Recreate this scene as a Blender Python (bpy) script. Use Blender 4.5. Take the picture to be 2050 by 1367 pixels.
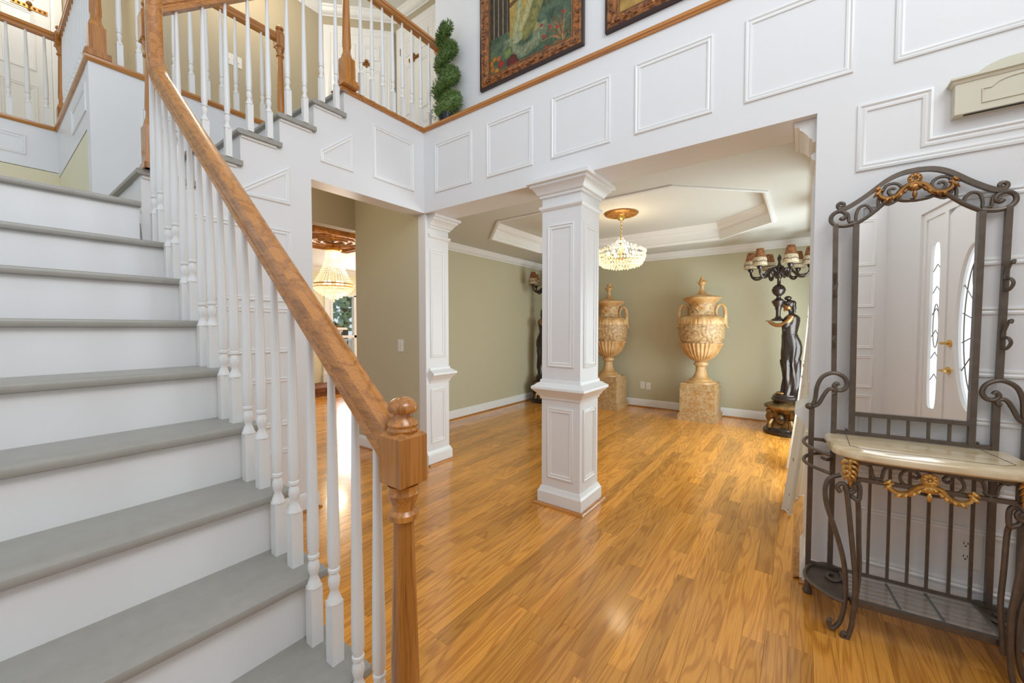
import bpy, math, random
import numpy as np
from mathutils import Vector, Matrix
random.seed(7)
R = math.radians
SC = bpy.context.scene
COL = SC.collection
for o in list(bpy.data.objects):
    bpy.data.objects.remove(o)

# ------------------------------------------------------------------ camera
F, YAW, PIT, CH = 791.15, R(36.27), R(-1.952), 1.34
cam = bpy.data.cameras.new('camera'); cam.sensor_width = 36; cam.lens = F / 2050 * 36; cam.clip_start = .02; cam.clip_end = 200
co = bpy.data.objects.new('camera', cam); COL.objects.link(co)
co.location = (0, 0, CH); co.rotation_euler = (R(90) + PIT, 0, YAW)
SC.camera = co
_fw = np.array([-math.sin(YAW) * math.cos(PIT), math.cos(YAW) * math.cos(PIT), math.sin(PIT)])
_rt = np.array([math.cos(YAW), math.sin(YAW), 0.]); _up = np.cross(_rt, _fw); _C = np.array([0, 0, CH])
def ray(x, y): return _fw + _rt * (x - 1025) / F - _up * (y - 683.5) / F
def onz(x, y, z=0.):
    r = ray(x, y); return _C + r * ((z - CH) / r[2])
def onx(x, y, X):
    r = ray(x, y); return _C + r * (X / r[0])
def ony(x, y, Y):
    r = ray(x, y); return _C + r * (Y / r[1])
def proj(P):
    d = np.array(P) - _C; z = d @ _fw; return 1025 + F * (d @ _rt) / z, 683.5 - F * (d @ _up) / z

# ------------------------------------------------------------------ light
W = bpy.data.worlds.new('world'); SC.world = W; W.use_nodes = True
bg = W.node_tree.nodes['Background']; bg.inputs[0].default_value = (.82, .91, 1, 1); bg.inputs[1].default_value = .92
SC.view_settings.view_transform = 'Standard'; SC.view_settings.look = 'None'
SC.view_settings.gamma = 1; SC.view_settings.exposure = 0.0; SC.view_settings.use_curve_mapping = False
def area(name, loc, rot, sx, sy, power, col=(1, 1, 1)):
    l = bpy.data.lights.new(name, 'AREA'); l.shape = 'RECTANGLE'; l.size = sx; l.size_y = sy; l.energy = power; l.color = col
    o = bpy.data.objects.new(name, l); COL.objects.link(o); o.location = loc; o.rotation_euler = rot; return o
def point(name, loc, power, col, rad=.05):
    l = bpy.data.lights.new(name, 'POINT'); l.energy = power; l.color = col; l.shadow_soft_size = rad
    o = bpy.data.objects.new(name, l); COL.objects.link(o); o.location = loc; return o
area('dining_window_daylight', (.36, 4.95, 1.15), (0, R(90), 0), 1.5, 1.8, 88, (.80, .94, 1))
area('living_window_daylight', (-8.9, 5.9, 1.4), (0, R(-90), 0), 1.6, 1.6, 70, (.93, .97, 1))
area('entry_upper_window_daylight', (1.36, .35, 4.2), (0, R(72), 0), 1.6, 2.2, 60, (.95, .97, 1))
point('dining_chandelier_light', (-1.84, 4.8, 2.40), 9, (1, .78, .5), .12)
point('living_chandelier_light', (-6.0, 3.4, 1.45), 18, (1, .8, .55), .15)
point('living_fill_light', (-7.0, 5.2, 2.2), 40, (1, .86, .66), .2)  # added room fill, no lamp stands here
point('gallery_fill_light', (-4.6, 1.9, 5.2), 20, (1, .86, .66), .15)  # both gallery lights are added fill for the upper hall, without fixtures
point('gallery_fill_light', (-6.2, .4, 5.2), 15, (1, .88, .7), .15)
point('foyer_fill_light', (.55, .45, 2.95), 13, (1, .97, .93), .25)  # added out-of-view fill for the lower walls and floor; no pendant modelled
point('hall_light', (-3.5, 1.6, 2.55), 5, (1, .85, .62), .1)

# ------------------------------------------------------------------ materials
MAT = {}
def mat(name, col, rough=.5, metal=0., spec=.5, bump=0., bscale=40., var=0., vscale=6., emit=None, estr=0., coat=0., trans=0., aniso=(1, 1, 1), alpha=1., sub=None):
    m = bpy.data.materials.new(name); m.use_nodes = True; nt = m.node_tree; n = nt.nodes; b = n['Principled BSDF']
    b.inputs['Base Color'].default_value = (*col, 1); b.inputs['Roughness'].default_value = rough; b.inputs['Metallic'].default_value = metal
    b.inputs['Specular IOR Level'].default_value = spec; b.inputs['Coat Weight'].default_value = coat; b.inputs['Coat Roughness'].default_value = .08
    b.inputs['Transmission Weight'].default_value = trans; b.inputs['Alpha'].default_value = alpha
    if emit: b.inputs['Emission Color'].default_value = (*emit, 1); b.inputs['Emission Strength'].default_value = estr
    if var or bump:
        tc = n.new('ShaderNodeTexCoord'); mp = n.new('ShaderNodeMapping'); mp.inputs['Scale'].default_value = aniso
        nt.links.new(tc.outputs['Object'], mp.inputs[0])
    if var:
        t = n.new('ShaderNodeTexNoise'); t.inputs['Scale'].default_value = vscale; t.inputs['Detail'].default_value = 4
        nt.links.new(mp.outputs[0], t.inputs[0])
        r = n.new('ShaderNodeValToRGB'); r.color_ramp.elements[0].position = .3; r.color_ramp.elements[1].position = .7
        c2 = sub or tuple(c * (1 - var) for c in col)
        r.color_ramp.elements[0].color = (*c2, 1); r.color_ramp.elements[1].color = (*col, 1)
        nt.links.new(t.outputs[0], r.inputs[0]); nt.links.new(r.outputs[0], b.inputs['Base Color'])
    if bump:
        t2 = n.new('ShaderNodeTexNoise'); t2.inputs['Scale'].default_value = bscale; t2.inputs['Detail'].default_value = 3
        nt.links.new(mp.outputs[0], t2.inputs[0])
        bp = n.new('ShaderNodeBump'); bp.inputs['Strength'].default_value = bump; bp.inputs['Distance'].default_value = .01
        nt.links.new(t2.outputs[0], bp.inputs['Height']); nt.links.new(bp.outputs[0], b.inputs['Normal'])
    MAT[name] = m; return m
def wood(name, light, dark, rough=.25, tone=.35, wide=1., axis='Y', coat=.35):
    """oak: bands stretched along one axis, each board shifted and toned by a random number"""
    m = bpy.data.materials.new(name); m.use_nodes = True; nt = m.node_tree; n = nt.nodes; L = nt.links; b = n['Principled BSDF']
    tc = n.new('ShaderNodeTexCoord'); oi = n.new('ShaderNodeObjectInfo'); ge = n.new('ShaderNodeNewGeometry')
    ad = n.new('ShaderNodeMath'); ad.operation = 'ADD'; L.new(oi.outputs['Random'], ad.inputs[0]); L.new(ge.outputs['Random Per Island'], ad.inputs[1])
    fr = n.new('ShaderNodeMath'); fr.operation = 'FRACT'; L.new(ad.outputs[0], fr.inputs[0])
    cx = n.new('ShaderNodeVectorMath'); cx.operation = 'SCALE'; cx.inputs[0].default_value = (37.3, 91.7, 53.1); L.new(fr.outputs[0], cx.inputs['Scale'])
    va = n.new('ShaderNodeVectorMath'); va.operation = 'ADD'; L.new(tc.outputs['Object'], va.inputs[0]); L.new(cx.outputs[0], va.inputs[1])
    g = .085 if wide < 1.5 else .035
    s = {'Y': (1, g, 1), 'X': (g, 1, 1), 'Z': (1, 1, g)}[axis]
    mp = n.new('ShaderNodeMapping'); mp.inputs['Scale'].default_value = tuple(q * wide for q in s); L.new(va.outputs[0], mp.inputs[0])
    t1 = n.new('ShaderNodeTexNoise'); t1.inputs['Scale'].default_value = 9; t1.inputs['Detail'].default_value = 2.5; t1.inputs['Distortion'].default_value = .6; L.new(mp.outputs[0], t1.inputs[0])
    mu = n.new('ShaderNodeMath'); mu.operation = 'MULTIPLY'; mu.inputs[1].default_value = 70 if wide < 1.5 else 26; L.new(t1.outputs[0], mu.inputs[0])
    sn = n.new('ShaderNodeMath'); sn.operation = 'SINE'; L.new(mu.outputs[0], sn.inputs[0])
    s2 = {'Y': (1, .02, 1), 'X': (.02, 1, 1), 'Z': (1, 1, .02)}[axis]
    mp2 = n.new('ShaderNodeMapping'); mp2.inputs['Scale'].default_value = s2; L.new(va.outputs[0], mp2.inputs[0])
    t2 = n.new('ShaderNodeTexNoise'); t2.inputs['Scale'].default_value = 320; t2.inputs['Detail'].default_value = 2; L.new(mp2.outputs[0], t2.inputs[0])
    r1 = n.new('ShaderNodeMapRange'); r1.inputs[1].default_value = -.2; r1.inputs[2].default_value = 1.; r1.inputs[3].default_value = 0; r1.inputs[4].default_value = .55 if wide < 1.5 else .4; L.new(sn.outputs[0], r1.inputs[0])
    r2 = n.new('ShaderNodeMapRange'); r2.inputs[1].default_value = .45; r2.inputs[2].default_value = .75; r2.inputs[3].default_value = 0; r2.inputs[4].default_value = .55; L.new(t2.outputs[0], r2.inputs[0])
    mx = n.new('ShaderNodeMath'); mx.operation = 'ADD'; L.new(r1.outputs[0], mx.inputs[0]); L.new(r2.outputs[0], mx.inputs[1]); mx.use_clamp = True
    mix = n.new('ShaderNodeMix'); mix.data_type = 'RGBA'; mix.inputs[6].default_value = (*light, 1); mix.inputs[7].default_value = (*dark, 1); L.new(mx.outputs[0], mix.inputs[0])
    tr = n.new('ShaderNodeMapRange'); tr.inputs[3].default_value = 1 - tone; tr.inputs[4].default_value = 1.08; L.new(fr.outputs[0], tr.inputs[0])
    mm = n.new('ShaderNodeVectorMath'); mm.operation = 'SCALE'; L.new(mix.outputs[2], mm.inputs[0]); L.new(tr.outputs[0], mm.inputs['Scale'])
    L.new(mm.outputs[0], b.inputs['Base Color']); b.inputs['Roughness'].default_value = rough; b.inputs['Coat Weight'].default_value = coat; b.inputs['Coat Roughness'].default_value = .08
    bp = n.new('ShaderNodeBump'); bp.inputs['Strength'].default_value = .06; bp.inputs['Distance'].default_value = .002; bp.invert = True
    L.new(mx.outputs[0], bp.inputs['Height']); L.new(bp.outputs[0], b.inputs['Normal'])
    MAT[name] = m; return m
mat('white_paint', (.80, .80, .80), .38, bump=.02, bscale=60)
mat('trim_white', (.84, .84, .83), .3)
mat('beige_wall', (.56, .52, .36), .6, bump=.03, bscale=120)
mat('tan_wall', (.47, .405, .285), .6, bump=.03, bscale=120)
mat('cream_wall', (.80, .74, .52), .6, bump=.03, bscale=120)
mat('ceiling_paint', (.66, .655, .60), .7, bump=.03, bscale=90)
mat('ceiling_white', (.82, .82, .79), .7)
mat('tread_paint', (.36, .345, .31), .35, var=.08, vscale=30)
mat('chime_cream', (.66, .62, .48), .4)
mat('iron', (.155, .122, .095), .36, metal=.45, var=.25, vscale=30)
mat('gold', (.85, .58, .20), .28, metal=.85, var=.55, vscale=25, sub=(.45, .22, .05))
mat('old_gold', (.42, .20, .06), .35, metal=.8, var=.5, vscale=30)
mat('brass', (.80, .52, .16), .22, metal=1.)
mat('mirror', (.97, .97, .97), .0, metal=1.)
mat('marble', (.78, .64, .43), .12, var=.22, vscale=9, aniso=(1, 3, 1), coat=.4, sub=(.62, .47, .27))
mat('glass', (1, 1, 1), .0, trans=1., spec=.5)
mat('shelf_glass', (.93, .97, .95), .02, trans=.85, alpha=.55)
mat('urn_stone', (.74, .50, .25), .42, var=.5, vscale=7, sub=(.47, .22, .055), bump=.25, bscale=55, coat=.1)
mat('urn_relief', (.70, .48, .25), .45, var=.6, vscale=26, sub=(.30, .16, .06), bump=.9, bscale=42)
mat('pedestal_stone', (.56, .42, .24), .4, var=.5, vscale=32, sub=(.44, .21, .055))
mat('bronze', (.045, .03, .024), .28, metal=.5, var=.4, vscale=9, coat=.3)
mat('bronze_gold', (.30, .17, .06), .35, metal=.75, var=.85, vscale=11, sub=(.03, .02, .012), bump=.6, bscale=30)
mat('bronze_skin', (.33, .155, .05), .3, metal=.7, coat=.2)
mat('shade_cloth', (.42, .17, .055), .7, var=.8, vscale=55, sub=(.10, .03, .015), bump=.2)
mat('shade_dark', (.12, .03, .02), .7, var=.5, vscale=55)
mat('fringe', (.78, .68, .48), .8, var=.45, vscale=220, sub=(.25, .14, .07), aniso=(1, 1, .12))
mat('bead_dark', (.06, .025, .02), .4)
mat('crystal', (1, .95, .86), .04, trans=.92, emit=(1, .78, .45), estr=.22)  # warm emission imitates bulb light caught in the crystals
mat('crystal_clear', (1, .97, .92), .03, trans=.95, emit=(1, .85, .62), estr=.05)  # fainter emission, again standing in for light from the bulbs
mat('bulb', (1, .9, .7), .3, emit=(1, .84, .55), estr=5)
mat('leaf', (.17, .27, .05), .5, var=.7, vscale=70, sub=(.02, .07, .018))
mat('leaf_pale', (.55, .68, .50), .5, var=.5, vscale=2, sub=(.20, .34, .22))
mat('pot', (.012, .012, .02), .2)
mat('frame_wood', (.44, .16, .035), .35, metal=.35, var=.75, vscale=28, sub=(.07, .016, .006), bump=.9, bscale=26, coat=.2)
mat('frame_edge', (.035, .01, .006), .3)
mat('plate_white', (.80, .79, .74), .35)
mat('slot', (.02, .02, .02), .6)
mat('brick', (.27, .10, .045), .8, var=.4, vscale=20)
mat('lace', (.90, .87, .78), .85, alpha=.72)
mat('medallion', (.55, .25, .06), .4, metal=.5, var=.6, vscale=22, bump=.7, bscale=30)
mat('medallion_pale', (.85, .70, .55), .5, var=.5, vscale=24, sub=(.62, .28, .10))
mat('grass', (.2, .32, .1), .9)
mat('cast_iron_dark', (.05, .04, .035), .5)
mat('leading', (.25, .25, .24), .4, metal=.6)
mat('door_glass', (.97, .98, 1), .15, trans=1., emit=(.95, .98, 1), estr=.3)  # slight emission added so the panes read as bright daylight
mat('shadow_gap', (.03, .018, .008), .9)
wood('oak_floor', (.88, .39, .068), (.52, .18, .024), .18, .32, 1., 'Y', .38)
wood('oak_rail_x', (.56, .225, .042), (.22, .07, .012), .25, .1, 1.6, 'X', .4)
wood('oak_rail_y', (.56, .225, .042), (.22, .07, .012), .25, .1, 1.6, 'Y', .4)
wood('oak_post', (.56, .225, .042), (.20, .065, .012), .25, .1, 1.8, 'Z', .4)

# ------------------------------------------------------------------ mesh helpers
class MB:
    def __init__(s): s.v = []; s.f = []
    def add(s, v, f):
        k = len(s.v); s.v += [tuple(map(float, p)) for p in v]; s.f += [tuple(i + k for i in q) for q in f]; return s
    def box(s, x0, x1, y0, y1, z0, z1):
        if x0 > x1: x0, x1 = x1, x0
        if y0 > y1: y0, y1 = y1, y0
        if z0 > z1: z0, z1 = z1, z0
        return s.add([(x0, y0, z0), (x1, y0, z0), (x1, y1, z0), (x0, y1, z0), (x0, y0, z1), (x1, y0, z1), (x1, y1, z1), (x0, y1, z1)],
                     [(0, 3, 2, 1), (4, 5, 6, 7), (0, 1, 5, 4), (1, 2, 6, 5), (2, 3, 7, 6), (3, 0, 4, 7)])
    def prism(s, poly, a, b, ax):
        """poly of 2D points in the two other axes (x,y,z order), extruded from a to b along ax"""
        def P(p, c): return (c, *p) if ax == 'x' else (p[0], c, p[1]) if ax == 'y' else (*p, c)
        n = len(poly)
        return s.add([P(p, a) for p in poly] + [P(p, b) for p in poly],
                     [tuple(range(n)), tuple(range(2 * n - 1, n - 1, -1))] + [(i, i + n, (i + 1) % n + n, (i + 1) % n) for i in range(n)])
    def lathe(s, prof, n=16, c=(0, 0, 0), wob=None, sx=1., sy=1.):
        k = len(prof); v = []
        for r, z in prof:
            for i in range(n):
                a = 2 * math.pi * i / n; q = r * (wob(a, z) if wob else 1)
                v.append((c[0] + q * math.cos(a) * sx, c[1] + q * math.sin(a) * sy, c[2] + z))
        f = [(j * n + i, j * n + (i + 1) % n, (j + 1) * n + (i + 1) % n, (j + 1) * n + i) for j in range(k - 1) for i in range(n)]
        f += [tuple(range(n - 1, -1, -1)), tuple(range((k - 1) * n, k * n))]
        return s.add(v, f)
    def tube(s, pts, rad, n=8, sec=None, up=(0, 0, 1), closed=False):
        pts = [Vector(p) for p in pts]; m = len(pts); v = []
        rr = rad if isinstance(rad, (list, tuple)) else [rad] * m
        if sec is None: sec = [(math.cos(2 * math.pi * i / n), math.sin(2 * math.pi * i / n)) for i in range(n)]
        n = len(sec); u0 = Vector(up); side = None
        for i, p in enumerate(pts):
            a = pts[i - 1] if i or closed else p; b = pts[(i + 1) % m] if i < m - 1 or closed else p
            t = (b - a).normalized()
            sd = t.cross(u0)
            if sd.length < .05: sd = side.copy() if side else t.cross(Vector((0.3, 1, 0.2)))
            sd.normalize()
            if side and sd.dot(side) < 0 and abs(t.cross(u0).length) < .35: sd = -sd
            side = sd; w = sd.cross(t).normalized()
            for c in sec: v.append(p + (sd * c[0] + w * c[1]) * rr[i])
        mm = m if closed else m - 1
        f = [(j * n + i, j * n + (i + 1) % n, ((j + 1) % m) * n + (i + 1) % n, ((j + 1) % m) * n + i) for j in range(mm) for i in range(n)]
        if not closed: f += [tuple(range(n - 1, -1, -1)), tuple(range((m - 1) * n, m * n))]
        return s.add(v, f)
    def sweep(s, path, prof, fn, closed=False):
        """profile (offset to the left of the path, height) swept along a 2D path with mitred corners; fn(a, b, h) -> 3D"""
        m = len(path); k = len(prof); v = []
        P = [Vector((*p, 0)) for p in path]
        for i in range(m):
            d1 = (P[i] - P[i - 1]).normalized() if i or closed else None
            d2 = (P[(i + 1) % m] - P[i]).normalized() if i < m - 1 or closed else None
            d1 = d1 or d2; d2 = d2 or d1
            n1 = Vector((-d1.y, d1.x, 0)); n2 = Vector((-d2.y, d2.x, 0)); nn = n1 + n2
            nn = nn / max(.2, nn.dot(n1)) if nn.length > 1e-6 else n1
            for o, h in prof: v.append(fn(P[i].x + nn.x * o, P[i].y + nn.y * o, h))
        f = []
        for i in range(m if closed else m - 1):
            j = (i + 1) % m
            for q in range(k - 1): f.append((i * k + q, j * k + q, j * k + q + 1, i * k + q + 1))
        if not closed: f += [tuple(range(k)), tuple(range((m - 1) * k + k - 1, (m - 1) * k - 1, -1))]
        return s.add(v, f)
    def ball(s, c, r, n=8, k=5, sq=(1, 1, 1)):
        prof = [(max(.001, math.sin(math.pi * j / k)) , -math.cos(math.pi * j / k)) for j in range(k + 1)]
        v = [(c[0] + a * math.cos(2 * math.pi * i / n) * r * sq[0], c[1] + a * math.sin(2 * math.pi * i / n) * r * sq[1], c[2] + z * r * sq[2]) for a, z in prof for i in range(n)]
        f = [(j * n + i, j * n + (i + 1) % n, (j + 1) * n + (i + 1) % n, (j + 1) * n + i) for j in range(k) for i in range(n)]
        return s.add(v, f)
    def mesh(s, name, material, smooth=35):
        me = bpy.data.meshes.new(name); me.from_pydata(s.v, [], s.f); me.materials.append(MAT[material])
        bm_fix(me)
        if smooth: me.shade_smooth(); me.set_sharp_from_angle(angle=R(smooth))
        return me
import bmesh
def bm_fix(me):
    b = bmesh.new(); b.from_mesh(me); bmesh.ops.recalc_face_normals(b, faces=b.faces); b.to_mesh(me); b.free()
def put(name, me, parent=None, loc=None, local=False):
    o = bpy.data.objects.new(name, me); COL.objects.link(o)
    if loc is not None: o.location = loc
    if parent:
        o.parent = parent
        if not local: o.matrix_parent_inverse = Matrix.Translation(-Vector(PLOC[parent.name]))
    return o
PLOC = {}
def obj(name, mb, material, parent=None, smooth=35, local=False):
    return put(name, mb.mesh(name, material, smooth), parent, None, local)
def sub(name, mb, material, part, smooth=35, local=False):
    o = put(name, mb.mesh(name, material, smooth)); o.parent = part
    return o
def thing(name, label, cat, loc=(0, 0, 0), rz=0., group=None):
    o = bpy.data.objects.new(name, None); COL.objects.link(o); o.location = loc; o.rotation_euler = (0, 0, rz); o.empty_display_size = .1
    PLOC[o.name] = tuple(loc); return tag(o, label, cat, group)
def tag(o, label, cat, group=None):
    o['label'] = label; o['category'] = cat
    if group: o['group'] = group
    return o
def struct(name, mb, material, label=None, smooth=0):
    o = obj(name, mb, material, None, smooth); o['kind'] = 'structure'; PLOC[o.name] = (0, 0, 0)
    if label: o['label'] = label
    return o
def copy_tree(o, parent=None):
    c = o.copy(); COL.objects.link(c); c.parent = parent
    for ch in list(o.children): copy_tree(ch, c)
    return c
def ifn(f): return f
PANEL = [(0, -.004), (.002, .008), (.010, .011), (.017, .005), (.024, .008), (.032, .006), (.036, -.004)]
def panel(parent, path, fn, material='trim_white', w=1.):
    """one mitred moulding frame on a wall; path runs anticlockwise in wall coordinates"""
    return obj('panel_molding', MB().sweep(path, [(a * w, h * w) for a, h in PANEL], fn, True), material, parent, 30)
def rect(a0, a1, b0, b1): return [(a0, b0), (a1, b0), (a1, b1), (a0, b1)]
# ================================================================== THE SETTING
YB, XS, ZB = 2.555, -2.906, 2.425          # beam face, stair wall face, underside of beam
ZF = 3.20                                  # upper floor
DY0, DY1, DXL, DXR, ZD = 2.862, 6.71, -4.10, .40, 2.555   # dining room
fY = lambda Y, s=-1: (lambda a, b, h: (a, Y + s * h, b))   # wall coordinates -> plane of constant Y
fX = lambda X, s=1: (lambda a, b, h: (X + s * h, a, b))    # -> plane of constant X
fZ = lambda a, b, h: (a, b, h)

# ---- floor: sub-floor slab with one object per oak strip
floor = struct('floor', MB().box(-9.2, 1.45, -1.1, 7.0, -.06, -.012), 'shadow_gap', 'golden oak strip floor running through the foyer and dining room')
PW = .083; LEN = [.42, .58, .74, .9, 1.1, 1.35]
pm = []
for L in LEN:
    m = MB(); w = PW / 2 - .0003; l = L / 2 - .0003; b = .0002
    m.add([(-w, -l, -.012), (w, -l, -.012), (w, l, -.012), (-w, l, -.012), (-w, -l, -b), (w, -l, -b), (w, l, -b), (-w, l, -b), (-w + b, -l + b, 0), (w - b, -l + b, 0), (w - b, l - b, 0), (-w + b, l - b, 0)],
          [(0, 1, 5, 4), (1, 2, 6, 5), (2, 3, 7, 6), (3, 0, 4, 7), (4, 5, 9, 8), (5, 6, 10, 9), (6, 7, 11, 10), (7, 4, 8, 11), (8, 9, 10, 11)])
    pm.append(m)
spots = []
rr = random.Random(3); x = -9.15
while x < 1.4:
    y = -1.1 - rr.random() * 1.2
    while y < 6.75:
        k = rr.randrange(6); spots.append((x + PW / 2, y + LEN[k] / 2, k)); y += LEN[k]
    x += PW
def shows(s):
    if s[1] < .5: return False
    if s[0] < -2.95 and s[1] < 3.0: return False
    x, y = proj((s[0], s[1], 0)); return 560 < x < 2080 and 780 < y < 1420
near = sorted([s for s in spots if shows(s)], key=lambda s: math.hypot(s[0], s[1]))[:290]
ns = set(near); pmesh = [m.mesh('plank', 'oak_floor', 0) for m in pm]
for s in near: put('plank', pmesh[s[2]], floor, (s[0], s[1], 0))
rest = MB()
for s in spots:
    if s not in ns: m = pm[s[2]]; rest.add([(p[0] + s[0], p[1] + s[1], p[2]) for p in m.v], m.f)
o = obj('planking', rest, 'oak_floor', floor, 0); o['kind'] = 'stuff'

# ---- beam over the dining room opening, with its row of framed panels
beam = struct('wall_overhead', MB().box(XS, .04, YB, DY0, ZB, 3.175), 'white_paint', 'white panelled wall band above the dining room opening')
for i in range(4):
    x0 = -2.75 + i * .618; panel(beam, rect(x0, x0 + .455, 2.58, 3.022), fY(YB))
cap = struct('trim_1', MB().sweep([(1.6, YB), (XS, YB), (XS, 1.72)], [(-.001, 3.170), (.012, 3.170), (.016, 3.178), (.024, 3.182), (.026, 3.198), (.02, 3.205), (-.14, 3.205)], lambda a, b, h: (a, b, h)), 'oak_rail_x', 'thin oak cap running along the top of the panelled band', 30)
upper = struct('wall_upper', MB().box(-2.955, .15, 2.76, 2.92, 3.16, 5.6), 'white_paint', 'white upper wall with the two framed pictures')
ledge = struct('trim_2', MB().box(XS - .14, .15, YB + .02, 2.77, 3.165, 3.2), 'white_paint', 'narrow ledge below the pictures')

# ---- right wall with stacked panels, where the iron hall stand leans
wr = struct('wall_right', MB().box(.04, 1.40, YB, DY0, 0, 5.2), 'white_paint', 'white panelled foyer wall behind the hall stand')
panel(wr, rect(-.284, .175, 2.575, 3.024), fY(YB))
panel(wr, rect(.318, .78, 2.563, 3.024), fY(YB)); panel(wr, rect(.92, 1.36, 2.563, 3.024), fY(YB))
panel(wr, [(.193, 2.092), (1.0, 2.092), (1.0, 2.40), (.93, 2.40), (.93, 2.192), (.453, 2.192), (.453, 2.41), (.193, 2.41)], fY(YB), w=1.15)
for z0, z1 in ((1.605, 1.925), (1.43, 1.43), (1.13, 1.43), (.62, .955)):
    if z1 > z0: panel(wr, rect(.215, .80, z0, z1), fY(YB)); panel(wr, rect(.88, 1.36, z0, z1), fY(YB))
panel(wr, rect(.24, .80, .19, .47), fY(YB)); panel(wr, rect(.88, 1.36, .19, .47), fY(YB))
BASE = [(-.001, 0), (.016, 0), (.016, .10), (.012, .115), (.006, .13), (-.001, .135)]
SHOE = [(.0, 0), (.03, 0), (.029, .008), (.024, .014), (.016, .018), (0, .018)]
def baseboard(name, path, label=None, h=1.):
    b = struct(name, MB().sweep(path, [(o, z * h) for o, z in BASE], fZ), 'trim_white', label, 30)
    obj('shoe_molding', MB().sweep(path, SHOE, fZ), 'oak_rail_x', b, 30); return b
baseboard('baseboard_right', [(1.40, YB), (.04, YB), (.04, YB + .31)], 'white baseboard below the hall stand')

# ---- column profiles
CAPP = [(-.006, 2.20), (.012, 2.215), (.018, 2.225), (.018, 2.24), (.006, 2.248), (-.006, 2.25), (-.006, 2.30), (.014, 2.305), (.016, 2.322), (.028, 2.328), (.036, 2.345), (.058, 2.372), (.07, 2.38), (.072, 2.395), (.092, 2.40), (.094, 2.424), (-.006, 2.424)]
RAILP = [(-.006, .80), (.008, .805), (.012, .822), (.02, .83), (.03, .85), (.05, .868), (.062, .884), (.06, .90), (.04, .912), (.026, .925), (.012, .93), (.008, .952), (-.006, .955)]
FOOTP = [(-.006, 0), (.024, 0), (.024, .098), (.018, .106), (.012, .122), (.006, .136), (-.006, .138)]
def neg(p): return [(-a, b) for a, b in p]
def column(name, label, x0, x1, y0, y1):
    t = thing(name, label, 'column', ((x0 + x1) / 2, (y0 + y1) / 2, 0))
    obj('shaft', MB().box(x0, x1, y0, y1, 0, ZB - .001), 'white_paint', t, 0)
    P = rect(x0, x1, y0, y1)
    obj('capital', MB().sweep(P, neg(CAPP), fZ, True), 'trim_white', t, 25)
    obj('chair_rail', MB().sweep(P, neg(RAILP), fZ, True), 'trim_white', t, 25)
    obj('plinth', MB().sweep(P, neg(FOOTP), fZ, True), 'trim_white', t, 25)
    obj('shoe_molding', MB().sweep(P, [(-.022 - a, b) for a, b in SHOE[1:]] + [(-.022, .018)], fZ, True), 'oak_rail_x', t, 25)
    for z0, z1 in ((.21, .745), (1.05, 2.10)):
        for fn, a0, a1 in ((fY(y0), x0 + .05, x1 - .05), (fX(x1), y0 + .05, y1 - .05), (fY(y1, 1), x0 + .05, x1 - .05), (fX(x0, -1), y0 + .05, y1 - .05)):
            panel(t, rect(a0, a1, z0, z1), fn)
    return t
column('column', 'white square panelled column standing free in the dining room opening', -1.592, -1.272, 2.556, 2.862)
def pilaster(name, label, X, s, y0, y1):
    """half column on the end of a wall, facing s along x"""
    t = thing(name, label, 'column', (X, (y0 + y1) / 2, 0))
    obj('shaft', MB().box(X, X - s * .10, y0 - .04, y1, 0, ZB - .001), 'white_paint', t, 0)
    path = [(X, y0), (X, y1), (X - s * .1, y1)]
    pr = (lambda p: neg(p)) if s > 0 else (lambda p: p)
    for n, p in (('capital', CAPP), ('chair_rail', RAILP)):
        obj(n, MB().sweep(path, pr(p), fZ), 'trim_white', t, 25)
    path2 = [(X, y0 - .04), (X, y1), (X - s * .1, y1)]
    obj('plinth', MB().sweep(path2, pr(FOOTP), fZ), 'trim_white', t, 25)
    obj('shoe_molding', MB().sweep(path2, pr([(.022 + a, b) for a, b in SHOE[1:]] + [(.022, .018)]), fZ), 'oak_rail_x', t, 25)
    for z0, z1 in ((.21, .745), (1.05, 2.10)): panel(t, rect(y0 + .015, y1 - .05, z0, z1), fX(X, s))
    return t
pilaster('pilaster', 'white panelled half column on the wall end beside the hall opening', XS + .002, 1, 2.605, 2.866)
pilaster('pilaster', 'white half column at the right jamb of the opening, mostly its capital showing', .038, -1, 2.605, 2.866)

# ---- stair wall: stepped under the upper flight, with the hall opening and its panels
D2 = .2385; RZ2 = .2006
N2 = [.535 + j * D2 for j in range(6)]; Z2 = [2.198 + j * RZ2 for j in range(6)]
poly = [(.36, 0), (1.487, 0), (1.487, ZB), (2.595, ZB), (2.70, ZB), (2.70, 3.175), (N2[5] + .025, 3.175)]
for j in range(5, 0, -1): poly += [(N2[j] + .025, Z2[j - 1] - .03), (N2[j - 1] + .025, Z2[j - 1] - .03)]
poly += [(N2[0] + .025, 1.96), (.36, 1.96)]
ws = struct('wall_stair', MB().prism(poly, XS, XS - .165, 'x'), 'white_paint', 'white panelled wall under the upper stair flight')
pf = fX(XS)
panel(ws, rect(2.005, 2.435, 2.59, 3.035), pf)
panel(ws, [(1.555, 2.575), (1.825, 2.575), (1.825, 2.885), (1.555, 2.655)], pf)
panel(ws, [(.97, 2.195), (1.337, 2.195), (1.337, 2.465), (.97, 2.175 + .02)][:3] + [(.99, 2.205)], pf)
for z0, z1 in ((1.52, 2.02), (1.17, 1.48), (.66, 1.0), (.17, .50)): panel(ws, rect(.66, 1.34, z0, z1), pf)
baseboard('baseboard_stair', [(XS, .6), (XS, 1.487), (XS - .165, 1.487)][::-1], 'white baseboard at the foot of the stair wall')

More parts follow.
